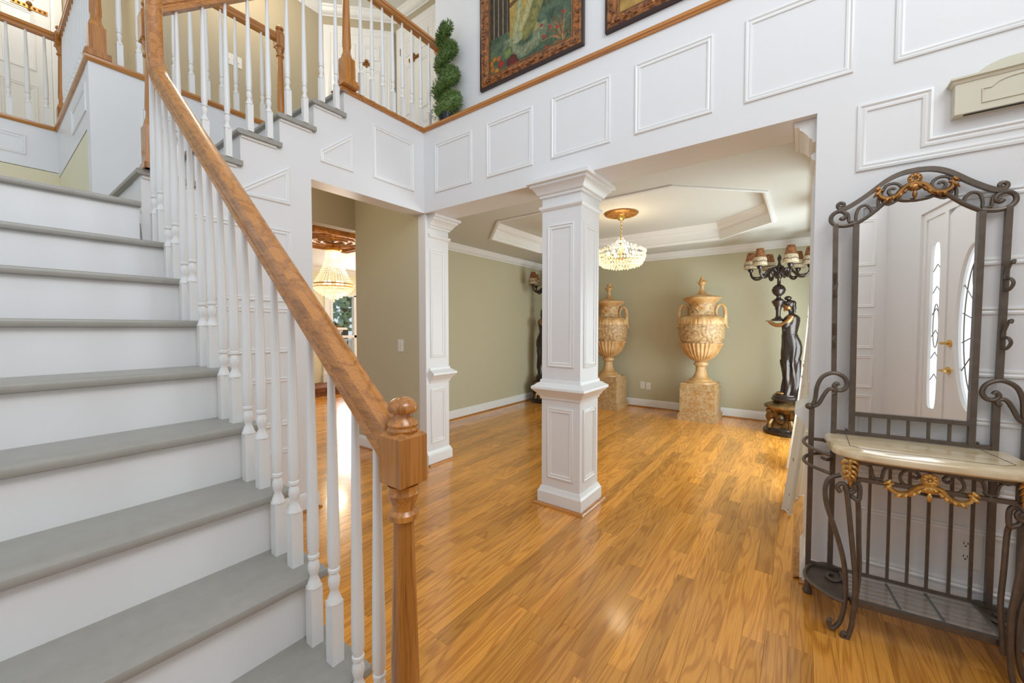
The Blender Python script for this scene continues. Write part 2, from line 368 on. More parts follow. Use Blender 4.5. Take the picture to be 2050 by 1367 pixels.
# ---- dining room
wdl = struct('wall_dining_left', MB().box(DXL - .12, DXL, DY0 + .004, DY1 + .12, 0, 2.95), 'beige_wall', 'beige left wall of the dining room')
wdb = struct('wall_dining_back', MB().box(DXL, DXR + .12, DY1, DY1 + .12, 0, 2.95), 'beige_wall', 'beige back wall of the dining room behind the urns')
m = MB(); wy0, wy1, wz0, wz1 = 4.0, 5.9, .35, 2.3
m.box(DXR, DXR + .12, DY0, wy0, 0, 2.9).box(DXR, DXR + .12, wy1, DY1, 0, 2.9).box(DXR, DXR + .12, wy0, wy1, 0, wz0).box(DXR, DXR + .12, wy0, wy1, wz1, 2.9)
struct('wall_dining_right', m, 'beige_wall', 'beige right wall of the dining room with the window')
w1 = struct('window_1', MB().box(DXR + .03, DXR + .09, wy0, wy0 + .05, wz0, wz1).box(DXR + .03, DXR + .09, wy1 - .05, wy1, wz0, wz1).box(DXR + .03, DXR + .09, wy0, wy1, wz0, wz0 + .05).box(DXR + .03, DXR + .09, wy0, wy1, wz1 - .05, wz1).box(DXR + .04, DXR + .08, (wy0 + wy1) / 2 - .025, (wy0 + wy1) / 2 + .025, wz0, wz1), 'trim_white', 'dining room window behind the lace curtains')
for a, b in ((wy0 + .05, (wy0 + wy1) / 2 - .025), ((wy0 + wy1) / 2 + .025, wy1 - .05)): obj('pane', MB().box(DXR + .057, DXR + .063, a, b, wz0 + .05, wz1 - .05), 'glass', w1, 0)
# ceiling with octagonal tray
ox0, ox1, oy0, oy1, cc, ZT = -3.42, -.30, 3.57, 6.05, .63, 2.765
octo = [(ox0 + cc, oy0), (ox1 - cc, oy0), (ox1, oy0 + cc), (ox1, oy1 - cc), (ox1 - cc, oy1), (ox0 + cc, oy1), (ox0, oy1 - cc), (ox0, oy0 + cc)]
outer = [(ox0 + cc, DY0 - .01), (ox1 - cc, DY0 - .01), (DXR, oy0 + cc), (DXR, oy1 - cc), (ox1 - cc, DY1), (ox0 + cc, DY1), (DXL, oy1 - cc), (DXL, oy0 + cc)]
m = MB(); v = [(*p, ZD) for p in octo] + [(*p, ZD) for p in outer] + [(DXR, DY0 - .01, ZD), (DXR, DY1, ZD), (DXL, DY1, ZD), (DXL, DY0 - .01, ZD)]
f = [(i, (i + 1) % 8, 8 + (i + 1) % 8, 8 + i) for i in range(8)] + [(9, 16, 10), (11, 17, 12), (13, 18, 14), (15, 19, 8)]
m.add(v, f)
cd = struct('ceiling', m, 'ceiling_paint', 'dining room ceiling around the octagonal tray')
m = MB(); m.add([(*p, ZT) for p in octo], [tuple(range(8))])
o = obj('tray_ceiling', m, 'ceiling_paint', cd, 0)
CR = [(-.001, 0), (.012, 0), (.014, .012), (.03, .02), (.05, .045), (.062, .075), (.07, .082), (.078, .10), (-.001, .10)]
def crown(name, path, ztop, label=None, k=1., parent=None, closed=False):
    mb = MB().sweep(path, [(a * k, ztop - .10 * k + b * k) for a, b in CR], fZ, closed)
    if parent: return obj('crown_molding', mb, 'trim_white', parent, 25)
    return struct(name, mb, 'trim_white', label, 25)
m = MB(); m.add([(*p, ZD) for p in octo] + [(*p, ZT + .01) for p in octo], [(i, (i + 1) % 8, 8 + (i + 1) % 8, 8 + i) for i in range(8)])
obj('tray_side', m, 'trim_white', cd, 0)
crown('crown', octo, ZT, None, .95, cd, True)
obj('tray_bead', MB().sweep(octo, [(-.035, ZD), (-.035, ZD - .012), (-.012, ZD - .016), (.004, ZD - .01), (.006, ZD + .02), (0, ZD + .03)], fZ, True), 'trim_white', cd, 25)
crown('trim_3', [(DXR, DY0), (DXR, DY1), (DXL, DY1), (DXL, DY0)], ZD, 'white crown molding round the dining room')
baseboard('baseboard_dining', [(DXR, DY0), (DXR, DY1), (DXL, DY1), (DXL, DY0)], 'white baseboard round the dining room')

# ---- partition between hall and dining room, hall header, living room beyond
XH = -4.06
wp = struct('wall_partition', MB().box(XH, XS - .1, YB + .008, DY0, 0, 3.0), 'beige_wall', 'taupe wall with the light switch, seen through the hall opening')
baseboard('baseboard_hall', [(XS - .1, YB + .008), (XH, YB + .008), (XH, DY0 + .1)][::1], 'white baseboard of the taupe hall wall')
struct('wall_hall_header', MB().box(XH - .12, XH, .66, YB + .01, 2.43, 2.92), 'tan_wall', 'tan header over the way to the living room')
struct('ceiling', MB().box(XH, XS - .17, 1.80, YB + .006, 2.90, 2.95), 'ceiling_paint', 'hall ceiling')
struct('wall_hall_left', MB().box(XH, XS - .17, .33, .40, 0, 2.0), 'tan_wall', 'hall wall under the landing')
XL1 = -9.0
ly0, ly1, lz0, lz1 = 5.02, 7.4, .30, 2.14
m = MB(); m.box(XL1 - .12, XL1, 0, ly0, 0, 3.0).box(XL1 - .12, XL1, ly0, 8.2, lz1, 3.0).box(XL1 - .12, XL1, ly0, 8.2, 0, lz0).box(XL1 - .12, XL1, ly1, 8.2, lz0, lz1)
struct('wall_living_back', m, 'cream_wall', 'cream living room wall with the big window')
struct('wall_living_right', MB().box(XL1, DXL - .1, 8.1, 8.2, 0, 3.0), 'cream_wall', 'cream side wall of the living room')
struct('ceiling', MB().box(XL1, XH - .13, .67, 8.2, 2.74, 2.79), 'ceiling_white', 'white living room ceiling')
m = MB()
for a in (ly0, ly0 + .62, ly0 + 1.3): m.box(XL1 - .08, XL1 + .03, a - .035, a + .035, lz0, lz1)
for z in (lz0, 1.13, lz1): m.box(XL1 - .08, XL1 + .03, ly0, ly1, z - .03, z + .03)
m.box(XL1, XL1 + .03, ly0 - .16, ly0 - .03, lz0 - .1, lz1 + .12)
w2 = struct('window_2', m, 'trim_white', 'tall living room window looking out to trees')
for a, b in ((ly0 + .035, ly0 + .585), (ly0 + .655, ly0 + 1.265)):
    for z0, z1 in ((lz0 + .03, 1.10), (1.16, lz1 - .03)): obj('pane', MB().box(XL1 - .032, XL1 - .026, a, b, z0, z1), 'glass', w2, 0)
crown('trim_4', [(XL1, 8.1), (XL1, 0)], 2.74, 'white crown molding on the living room wall')

# ---- landing well and gallery walls
struct('floor', MB().box(-5.688, -3.0, -1.05, .515, 1.80, 1.984), 'tread_paint', 'grey painted stair landing')
LX, BX, BY = -3.993, -5.69, .523
wl = struct('wall_landing', MB().box(BX - .1, LX - .135, BY, BY + .12, 1.9, 2.755).box(BX - .12, BX, -2.4, BY + .12, 1.9, 2.795), 'cream_wall', 'cream wall beside the landing')
fs = struct('wall_gallery_edge', MB().box(BX - .1, LX - .135, BY - .004, BY + .11, 2.76, ZF - .001).box(BX - .12, BX + .004, -2.4, BY, 2.80, ZF), 'white_paint', 'white panelled edge of the upper gallery above the landing')
panel(fs, rect(-.6, .33, 2.90, 3.08), fX(BX + .004)); panel(fs, rect(-4.75, -4.12, 2.88, 3.08), fY(BY - .004))
wf = struct('wall_flight_left', MB().box(LX - .13, LX, BY - .006, 1.86, 1.9, ZF), 'white_paint', 'white panelled wall on the far side of the upper flight')
panel(wf, rect(.78, 1.2, 2.2, 2.98), fX(LX))
panel(wf, [(1.3, 2.78), (1.78, 2.98), (1.78, 3.05), (1.3, 3.05)], fX(LX))
struct('trim_5', MB().sweep([(LX, 1.86), (LX, BY), (BX, BY), (BX, -2.4)][::1], [(-.002, ZF - .02), (.014, ZF - .02), (.02, ZF - .01), (.024, ZF), (.024, ZF + .014), (.015, ZF + .02), (-.12, ZF + .02)], fZ), 'oak_rail_y', 'oak cap along the gallery edge above the landing', 30)
struct('floor', MB().box(-8.2, BX - .125, -2.4, 4.5, ZF - .2, ZF - .002).box(BX - .125, LX - .14, BY + .115, 4.5, ZF - .2, ZF - .002).box(LX - .14, XS - .17, N2[5] + .06, 4.5, ZF - .2, ZF - .002), 'cream_wall', 'upper gallery floor')
CX, CY = -5.22, 2.841; EX, EY = -4.53, 3.53; ZC = 5.58
wg1 = struct('wall_gallery_left', MB().box(CX - .1, CX, 1.25, CY, ZF, ZC), 'tan_wall', 'tan gallery wall with the light switches')
wg2 = struct('wall_gallery_angled', MB().prism([(CX, CY), (EX, EY), (EX - .07, EY + .07), (CX - .07, CY + .07)], ZF, ZC, 'z'), 'tan_wall', 'tan angled gallery wall with a white door')
wg3 = struct('wall_gallery_back', MB().box(EX, XS - .04, EY, EY + .1, ZF, ZC).box(XS - .05, XS + .0, 2.92, EY, ZF, ZC), 'tan_wall', 'tan gallery end wall with a white door')
wg4 = struct('wall_gallery_far', MB().box(-7.02, -6.92, -2.4, 1.8, ZF, ZC).box(-6.92, CX - .101, 1.25, 1.35, ZF, ZC), 'tan_wall', 'tan far gallery wall with a white door')
struct('ceiling', MB().box(-7.1, XS + .1, -2.4, 4.6, ZC, ZC + .05), 'ceiling_white', 'white gallery ceiling')
crown('trim_6', [(XS - .05, EY), (EX, EY), (CX, CY), (CX, 1.35), (-6.92, 1.25), (-6.92, -2.4)], ZC, 'white crown molding round the gallery', 1.1)

# ---- entrance side, seen in the hall stand's mirror
XD, YO = 1.40, -1.05
we = struct('wall_entry', MB().box(XD, XD + .12, YO, -.26, 0, 3.0).box(XD, XD + .12, 1.56, YB, 0, 3.0).box(XD, XD + .12, -.26, 1.56, 2.42, 3.0), 'white_paint', 'white entrance wall reflected in the mirror')
wo = struct('wall_left', MB().box(-.55, XD, YO - .12, YO, 0, 3.0), 'white_paint', 'white panelled wall opposite the hall stand, reflected in the mirror')
for x0, x1 in ((.86, 1.31), (.28, .78), (-.3, .2)):
    for z0, z1 in ((.19, .56), (.64, 1.02), (1.1, 1.5), (1.58, 1.98), (2.06, 2.6)): panel(wo, rect(x0, x1, z0, z1), fY(YO, 1))
dr = struct('door_1', MB().box(XD + .02, XD + .09, .12, .18, .02, 2.35).box(XD + .02, XD + .09, -.26, -.20, .02, 2.35).box(XD + .02, XD + .09, 1.0, 1.06, .02, 2.35).box(XD + .02, XD + .09, -.26, 1.56, 2.35, 2.42), 'trim_white', 'white entrance door with oval glass and side lights, reflected in the mirror')
def ellipse(cy, cz, a, b, n=36, e=1.):
    q = lambda c: math.copysign(abs(c) ** e, c)
    return [(cy + a * q(math.cos(2 * math.pi * i / n)), cz + b * q(math.sin(2 * math.pi * i / n))) for i in range(n)]
def holed(x0, x1, y0, y1, z0, z1, cy, cz, a, b, n=36, e=1.):
    m = MB(); E = ellipse(cy, cz, a, b, n, e); O = []
    for p in E:
        dy, dz = p[0] - cy, p[1] - cz
        t = min(((y1 - cy) if dy > 0 else (cy - y0)) / max(1e-6, abs(dy)), ((z1 - cz) if dz > 0 else (cz - z0)) / max(1e-6, abs(dz)))
        O.append((cy + dy * t, cz + dz * t))
    for X in (x0, x1): m.add([(X, *p) for p in E] + [(X, *p) for p in O], [(i, (i + 1) % n, n + (i + 1) % n, n + i) for i in range(n)])
    m.add([(x0, *p) for p in E] + [(x1, *p) for p in E], [(i, (i + 1) % n, n + (i + 1) % n, n + i) for i in range(n)])
    return m
lf = obj('door_leaf', holed(XD + .03, XD + .075, .18, 1.0, .02, 2.35, .59, 1.34, .235, .66), 'trim_white', dr, 30)
sub('oval_rim', MB().tube([(XD + .028, *p) for p in ellipse(.59, 1.34, .245, .67)], .022, 6, closed=True, up=(1, 0, 0)), 'trim_white', lf)
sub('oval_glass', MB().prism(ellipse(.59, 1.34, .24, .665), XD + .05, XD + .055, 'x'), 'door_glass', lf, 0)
m = MB(); X = XD + .047
for a, b in ((.8, .86), (.28, .32)): m.tube([(X, *p) for p in ellipse(.59, 1.34, .235 * a, .66 * b)], .005, 4, closed=True, up=(1, 0, 0))
for s in (-1, 1):
    for zc in (1.34 + .42, 1.34 - .42): m.tube([(X, *p) for p in ellipse(.59, zc, .09, .2, 18)], .005, 4, closed=True, up=(1, 0, 0))
    for dz in (-.36, -.12, .12, .36): m.tube([(X, .59 + s * .07, 1.34 + dz * .6), (X, .59 + s * .21, 1.34 + dz)], .005, 4)
sub('leading', m, 'leading', lf)
for z, nm in ((1.21, 'deadbolt'), (.98, 'lever_handle')):
    m = MB(); m.tube([(XD + .03, .25, z), (XD + .015, .25, z)], .03, 12, up=(0, 0, 1)); m.tube([(XD + .02, .25, z), (XD - .03, .25, z), (XD - .035, .25 + (.0 if nm == 'deadbolt' else .1), z)], .011, 8); sub(nm, m, 'brass', lf)
for y0, y1 in ((-.20, .12), (1.06, 1.5)):
    c = (y0 + y1) / 2
    sp = obj('side_light', holed(XD + .03, XD + .075, y0, y1, .02, 2.35, c, 1.36, .085, .76, 36, .35), 'trim_white', dr, 30)
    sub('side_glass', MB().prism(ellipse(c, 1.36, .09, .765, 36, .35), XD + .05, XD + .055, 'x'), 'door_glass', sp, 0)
    m = MB()
    for dz in (-.5, -.3, -.1, .1, .3, .5): m.tube([(XD + .047, c - .07, 1.36 + dz), (XD + .047, c, 1.36 + dz + .06), (XD + .047, c + .07, 1.36 + dz)], .004, 4)
    m.tube([(XD + .047, *p) for p in ellipse(c, 1.36, .05, .2, 18)], .004, 4, closed=True, up=(1, 0, 0))
    sub('leading', m, 'leading', sp)
# ================================================================== STAIRS
R1, D1 = .1935, .225
X1 = [-1.168 - (k - 2) * D1 for k in range(0, 9)]; Z1 = [.598 + (k - 2) * R1 for k in range(9)]
YE = .63
NOSE = [(0, -.03), (.006, -.03), (.013, -.026), (.018, -.015), (.013, -.004), (.006, 0), (0, 0)]
st = thing('staircase', 'painted staircase with grey treads and white risers turning at a landing', 'staircase', (-2.0, 0, 0))
def tread_x(xn, xb, y0, y1, z):
    """tread whose rounded nose faces +x and whose end is rounded too"""
    return MB().prism([(xb, z - .03), (xn - .012, z - .03), (xn - .004, z - .026), (xn, z - .015), (xn - .004, z - .004), (xn - .012, z), (xb, z)], y0, y1, 'y')
for k in range(9):
    xb = (X1[k + 1] if k < 8 else -2.735) - .03
    obj('tread', tread_x(X1[k], xb, YO, YE, Z1[k]), 'tread_paint', st, 40)
    z0 = Z1[k - 1] if k else 0
    obj('riser', MB().box(X1[k] - .055, X1[k] - .03, YO, YE - .03, max(z0, 0.001), Z1[k] - .03), 'white_paint', st, 0)
obj('riser', MB().box(-2.775, -2.75, YO, .52, Z1[8], 1.955), 'white_paint', st, 0)
obj('tread', tread_x(-2.72, -3.0, YO, BY + .0, 1.985), 'tread_paint', st, 40)
# open string under the treads of the lower flight
poly = [(X1[0] - .057, 0.001)]
for k in range(9): poly += [(X1[k] - .057, Z1[k] - .032), ((X1[k + 1] if k < 8 else -2.745) - .057, Z1[k] - .032)]
poly += [(-2.86, 1.9), (-2.90, 1.9), (-2.90, 0.001)]
obj('stringer', MB().prism(poly, YE - .085, YE - .031, 'y'), 'white_paint', st, 0)
def tread_y(yn, yb, x0, x1, z):
    return MB().prism([(yb, z - .03), (yn + .012, z - .03), (yn + .004, z - .026), (yn, z - .015), (yn + .004, z - .004), (yn + .012, z), (yb, z)], x0, x1, 'x')
for j in range(6):
    yb = (N2[j + 1] if j < 5 else N2[5] + .1) + .03
    if j < 5: obj('tread', tread_y(N2[j], yb, LX + .001, XS + .03, Z2[j]), 'tread_paint', st, 40)
    else: obj('tread', tread_y(N2[5], N2[5] + .045, LX + .001, XS + .02, Z2[5]), 'tread_paint', st, 40)
    obj('riser', MB().box(LX + .001, XS - .002, N2[j] + .028, N2[j] + .05, (Z2[j - 1] if j else 1.985), Z2[j] - .03), 'white_paint', st, 0)
    if j < 5: obj('scotia', MB().box(XS - .001, XS + .012, N2[j] + .028, yb - .03, Z2[j] - .045, Z2[j] - .03), 'trim_white', st, 0)

# ---- balusters: square foot, turned vase, long taper
_bal = {}
def baluster_mesh(h):
    h = round(h, 2)
    if h not in _bal:
        m = MB(); w = .017; sq = .175
        m.add([(-w, -w, 0), (w, -w, 0), (w, w, 0), (-w, w, 0), (-w, -w, sq), (w, -w, sq), (w, w, sq), (-w, w, sq)], [(0, 1, 5, 4), (1, 2, 6, 5), (2, 3, 7, 6), (3, 0, 4, 7), (3, 2, 1, 0), (4, 5, 6, 7)])
        m.lathe([(.0215, sq - .004), (.0165, sq + .012), (.0105, sq + .028), (.013, sq + .036), (.0165, sq + .052), (.0155, sq + .066), (.011, sq + .078), (.016, sq + .083), (.016, sq + .091), (.013, sq + .094), (.0165, sq + .112), (.0165, sq + .18), (.0085, h)], 12)
        _bal[h] = m.mesh('baluster', 'trim_white', 40)
    return _bal[h]
def rail_section():
    return [(-.5, .30), (-.42, .46), (-.2, .55), (.2, .55), (.42, .46), (.5, .30), (.5, .05), (.40, -.04), (.40, -.16), (.46, -.22), (.46, -.45), (-.46, -.45), (-.46, -.22), (-.40, -.16), (-.40, -.04), (-.5, .05)]
RS = [(a * .062, b * .068) for a, b in rail_section()]
def rail(parent, pts, material):
    return obj('handrail', MB().tube(pts, 1., sec=RS), material, parent, 30)
def newel(parent, x, y, z0, base, shaft_top, top, block=.076, cap=True, material='oak_post', step=0.):
    """box foot, turned shaft, box head and mushroom cap; heights are absolute"""
    n = obj('newel_post', MB().box(x - block / 2, x + block / 2, y - block / 2, y + block / 2, z0, base).lathe(
        [(block * .5, base - .002), (block * .42, base + .03), (.030, base + .05), (.028, base + .08), (.033, base + .1), (.0235, shaft_top - .10), (.024, shaft_top - .085), (.034, shaft_top - .078), (.034, shaft_top - .066), (.026, shaft_top - .058), (.026, shaft_top - .05), (.033, shaft_top - .03), (.036, shaft_top - .02), (.033, shaft_top - .012), (.036, shaft_top)], 20, (x, y, 0)), material, parent, 35)
    if top:
        b = block / 2; c = MB()
        c.add([(x - b, y - b, shaft_top + .006), (x + b, y - b, shaft_top + .006), (x + b, y + b, shaft_top + .006), (x - b, y + b, shaft_top + .006), (x - b, y - b, top), (x + b, y - b, top), (x + b, y + b, top), (x - b, y + b, top),
               (x - b * .7, y - b * .7, shaft_top - .003), (x + b * .7, y - b * .7, shaft_top - .003), (x + b * .7, y + b * .7, shaft_top - .003), (x - b * .7, y + b * .7, shaft_top - .003), (x - b * .6, y - b * .6, top + .014), (x + b * .6, y - b * .6, top + .014), (x + b * .6, y + b * .6, top + .014), (x - b * .6, y + b * .6, top + .014)],
              [(0, 1, 5, 4), (1, 2, 6, 5), (2, 3, 7, 6), (3, 0, 4, 7), (8, 9, 1, 0), (9, 10, 2, 1), (10, 11, 3, 2), (11, 8, 0, 3), (4, 5, 13, 12), (5, 6, 14, 13), (6, 7, 15, 14), (7, 4, 12, 15), (12, 13, 14, 15), (8, 11, 10, 9)])
        sub('newel_head', c, material, n, 20)
        if cap:
            sub('newel_cap', MB().lathe([(.028, top + .002), (.034, top + .008), (.036, top + .014), (.033, top + .02), (.035, top + .026), (.032, top + .032), (.022, top + .042), (.021, top + .05), (.032, top + .054), (.035, top + .062), (.032, top + .072), (.022, top + .082), (.01, top + .087), (.001, top + .088)], 24, (x, y, 0)), material, n, 40)
    return n
YR = .578
zr = lambda x: 1.215 + (-.951 - x) * .832           # rail centre height on the lower flight
rl = thing('stair_railing', 'oak handrail with white balusters along the lower flight, ending at a capped newel', 'railing', (-.74, YR, 0))
NX = -.735
newel(rl, NX, YR, Z1[0], Z1[0] + .20, .982, 1.095)
pts = [(NX - .03, YR, zr(NX - .03) + .0)] + [(x, YR, zr(x)) for x in (-1.0, -1.5, -2.0, -2.56)] + [(-2.60, YR, zr(-2.60) + .012), (-2.632, YR, zr(-2.632) + .045), (-2.648, YR, zr(-2.648) + .10), (-2.652, YR, 2.85), (-2.652, YR, 3.15)]
rail(rl, pts, 'oak_rail_x')
for k in range(9):
    for q in (.098, .21):
        x = X1[k] - q
        if k == 0 and q < .1: x = X1[0] - .118
        h = zr(x) - .03 - Z1[k]
        if x < -2.56: h += .08
        o = put('baluster', baluster_mesh(h), rl, (x, YR, Z1[k]))
# upper flight railing
ru = thing('stair_railing', 'oak handrail with white balusters climbing the upper flight from the landing newel', 'railing', (-2.87, .6, 2.2))
XR = -2.885
newel(ru, XR, .612, Z2[0], Z2[0] + .23, 2.88, 3.02, .085)
obj('newel_foot', MB().box(XR - .05, XR + .05, .562, .662, Z2[0], Z2[0] + .03), 'oak_post', ru, 0)
zr2 = lambda y: 3.055 + (y - .6) * .841
rail(ru, [(XR, .63, zr2(.63)), (XR, 1.1, zr2(1.1)), (XR, 1.74, zr2(1.74))], 'oak_rail_y')
for j in range(5):
    for q in (.075, .19):
        y = N2[j] + q
        if j == 0 and q < .1: continue
        put('baluster', baluster_mesh(zr2(y) - .03 - Z2[j]), ru, (XR, y, Z2[j]))
# gallery front railing to the picture wall
rg = thing('gallery_railing', 'oak gallery railing with white balusters running from the top newel to the picture wall', 'railing', (-2.9, 1.76, ZF))
newel(rg, XR - .01, 1.775, ZF + .005, ZF + .22, 4.0, 4.14, .088)
obj('newel_foot', MB().box(XR - .075, XR + .055, 1.712, 1.84, ZF + .004, ZF + .03).box(XR - .067, XR + .047, 1.72, 1.832, ZF + .03, ZF + .055), 'oak_post', rg, 0)
rail(rg, [(XR - .015, 1.81, 4.055), (XR - .015, 2.755, 4.055)], 'oak_rail_y')
obj('rosette', MB().prism([(XR - .015 + .06 * math.cos(a), 4.05 + .06 * math.sin(a)) for a in [i * math.pi / 10 for i in range(20)]], 2.742, 2.758, 'y'), 'oak_post', rg, 0)
for i in range(8): put('baluster', baluster_mesh(.83), rg, (XR - .015, 1.90 + i * .103, ZF + .006))
# railing across the far side of the upper flight
rf = thing('gallery_railing', 'oak gallery railing with white balusters behind the upper flight', 'railing', (LX - .05, .6, ZF))
newel(rf, LX - .045, BY + .045, ZF + .02, ZF + .24, 4.02, 4.14, .088)
obj('newel_foot', MB().box(LX - .11, LX + .02, BY - .02, BY + .11, ZF + .02, ZF + .06), 'oak_post', rf, 0)
newel(rf, LX - .045, 1.79, ZF + .02, ZF + .12, 3.98, 4.10, .085)
rail(rf, [(LX - .045, BY + .08, 4.07), (LX - .045, 1.755, 4.07)], 'oak_rail_y')
for i in range(10): put('baluster', baluster_mesh(.82), rf, (LX - .045, .685 + i * .105, ZF + .02))
# balcony railing round the landing well
rb = thing('gallery_railing', 'oak gallery railing with white balusters round the landing well', 'railing', (BX, BY, ZF))
newel(rb, BX - .04, BY + .045, ZF + .02, ZF + .22, 4.0, 4.11, .088)
rail(rb, [(LX - .09, BY + .045, 4.075), (BX - .0, BY + .045, 4.075)], 'oak_rail_x')
rail(rb, [(BX - .04, BY + .0, 4.075), (BX - .04, -1.6, 4.075)], 'oak_rail_y')
for i in range(15): put('baluster', baluster_mesh(.83), rb, (LX - .16 - i * .103, BY + .045, ZF + .02))
for i in range(16): put('baluster', baluster_mesh(.83), rb, (BX - .04, BY - .06 - i * .11, ZF + .02))
# ================================================================== HALL STAND (iron, marble, mirror)
CA = R(5.07); CP = np.array([.047, 2.472, 0.])
_u = np.array([math.cos(CA), math.sin(CA), 0]); _n = np.array([math.sin(CA), -math.cos(CA), 0])
def cl(x, y, v=0.):
    r = ray(x, y); p = _C + r * (((CP + _n * v - _C) @ _n) / (r @ _n)); return (float((p - CP) @ _u), -v, float(p[2]))
def cz(x, y, z):
    p = onz(x, y, z) - CP; return (float(p @ _u), -float(p @ _n), z)
SQ = [(-1, -1), (1, -1), (1, 1), (-1, 1)]
UM = .352
def mirr(pts): return [(2 * UM - p[0], p[1], p[2]) for p in pts]
def smooth(pts, n=4):
    """Catmull-Rom through the points"""
    P = [Vector(p) for p in pts]; P = [P[0] * 2 - P[1]] + P + [P[-1] * 2 - P[-2]]; out = []
    for i in range(1, len(P) - 2):
        for k in range(n):
            t = k / n
            out.append(tuple(.5 * ((2 * P[i]) + (P[i + 1] - P[i - 1]) * t + (2 * P[i - 1] - 5 * P[i] + 4 * P[i + 1] - P[i + 2]) * t * t + (-P[i - 1] + 3 * P[i] - 3 * P[i + 1] + P[i + 2]) * t ** 3)))
    out.append(tuple(P[-2])); return out
def spiral(c, r0, r1, a0, turns, n=20, plane='xz', y=0.):
    out = []
    for i in range(n + 1):
        t = i / n; a = a0 + turns * 2 * math.pi * t; r = r0 + (r1 - r0) * t
        out.append((c[0] + r * math.cos(a), y, c[1] + r * math.sin(a)) if plane == 'xz' else (c[0] + r * math.cos(a), c[1] + r * math.sin(a), y))
    return out
hs = thing('hall_stand', 'wrought iron hall stand with arched mirror and cream marble shelf against the white wall', 'hall stand', tuple(CP), CA)
def h(name, mb, m='iron', sm=35): return obj(name, mb, m, hs, sm, True)
UPN = (0, 1, 0)
def bar(p, q, w): return MB().tube([p, q], w, sec=SQ, up=UPN if abs(p[0] - q[0]) + abs(p[2] - q[2]) > .01 else (0, 0, 1))
for s in (0, 1):
    X = (lambda a: 2 * UM - a) if s else (lambda a: a); M_ = mirr if s else (lambda p: p)
    h('back_post', MB().tube([(X(0.), 0, .0), (X(0.), 0, .94)], .0105, sec=SQ, up=UPN))
    h('post_foot', MB().lathe([(.016, 0), (.022, .008), (.02, .02), (.012, .045), (.011, .06)], 10, (X(0.), -.004, 0)))
    h('post_ball', MB().ball((X(-.012), -.006, .95), .0165, 10, 6))
    m = MB().tube([(X(.087), 0, .155), (X(.087), 0, 1.035)], .010, sec=SQ, up=UPN); m.tube([(X(.082), 0, 1.12), (X(.074), 0, 1.84)], .0095, sec=SQ, up=UPN); h('inner_post', m)
    h('mirror_stile', MB().tube([(X(.155), 0, .834), (X(.150), 0, 1.83)], .0105, sec=SQ, up=UPN))
    arm = smooth([(.0, 0, .945), (.012, -.004, .985), (.018, -.008, 1.05), (.038, -.01, 1.10), (.08, -.01, 1.122), (.118, -.01, 1.105), (.132, -.01, 1.07), (.118, -.01, 1.042), (.095, -.01, 1.04), (.083, -.01, 1.058), (.092, -.01, 1.072), (.1, -.01, 1.062)])
    h('arm_scroll', MB().tube(M_(arm), .0095, 8, up=UPN))
    h('arm_scroll', MB().tube(M_(smooth([(-.0, -.002, .945), (.025, -.008, .965), (.045, -.01, 1.01), (.062, -.01, 1.04), (.082, -.01, 1.042), (.086, -.01, 1.025), (.076, -.01, 1.02)])), .009, 8, up=UPN))
    # loop of the arched crest and its outer curl
    h('crest_loop', MB().tube(M_(smooth([(.152, 0, 1.835), (.11, 0, 1.828), (.075, 0, 1.836), (.056, 0, 1.858), (.060, 0, 1.885), (.082, 0, 1.90), (.104, 0, 1.893), (.112, 0, 1.874), (.10, 0, 1.862), (.09, 0, 1.87)])), .0095, 8, up=UPN))
    h('crest_curl', MB().tube(M_(spiral((.094, 1.928), .018, .004, -.8, -1.25)), .0085, 8, up=UPN))
    h('crest_hump', MB().tube(M_(smooth([(.104, .002, 1.893), (.118, .002, 1.885), (.122, .002, 1.862), (.124, .002, 1.846), (.147, .002, 1.846), (.148, .002, 1.87), (.158, .002, 1.905), (.182, .002, 1.915), (.2, .002, 1.895), (.204, .002, 1.882), (.226, .002, 1.888), (.226, .002, 1.93), (.236, .002, 1.968)], 3)), .0065, 6, up=UPN))
    h('crest_scroll', MB().tube(M_(smooth([(.236, .004, 1.96), (.242, .004, 1.925), (.262, .004, 1.905), (.30, .004, 1.925)], 4)[::-1] + spiral((.276, 1.965), .036, .006, 2.4, -1.3)), .0065, 6, up=UPN))
    m = MB()
    for z in (.842, 1.836): m.ball((X(.135), 0, z + .008), .006, 8, 5)
    h('crest_bead', m)
    # hat hooks
    for z in (1.60, 1.36):
        hk = smooth([(.081, -.008, z - .10), (.076, -.03, z - .105), (.07, -.045, z - .08), (.076, -.04, z - .06), (.082, -.014, z - .055), (.075, -.03, z), (.07, -.045, z + .012), (.074, -.05, z)])
        h('hook', MB().tube(M_(hk), .006, 6, up=(1, 0, 0)))
arch = smooth([(.082, 0, 1.905), (.12, 0, 1.915), (.18, 0, 1.955), (.25, 0, 2.012), (.30, 0, 2.036), (UM, 0, 2.043)], 5)
h('crest_arch', MB().tube(arch + mirr(arch)[::-1][1:], .0095, sec=[(a, b) for a, b in SQ], up=UPN))
low = smooth([(.150, 0, 1.832), (.20, 0, 1.868), (.25, 0, 1.915), (.285, 0, 1.935)], 4); dip = smooth([(.285, 0, 1.93), (.31, 0, 1.917), (UM, 0, 1.912)], 4)
h('mirror_arch', MB().tube(low + dip[1:] + (mirr(dip)[::-1] + mirr(low)[::-1])[1:], .0085, 8, up=UPN))
mp = [(.158, .003, .935), (.546, .003, .935), (.552, .003, 1.83)] + [(p[0], .003, p[2]) for p in (low + dip[1:] + (mirr(dip)[::-1] + mirr(low)[::-1])[1:])[::-1]]
h('mirror_glass', MB().add(mp + [(p[0], .009, p[2]) for p in mp], [tuple(range(len(mp))), tuple(range(2 * len(mp) - 1, len(mp) - 1, -1))]), 'mirror', 0)
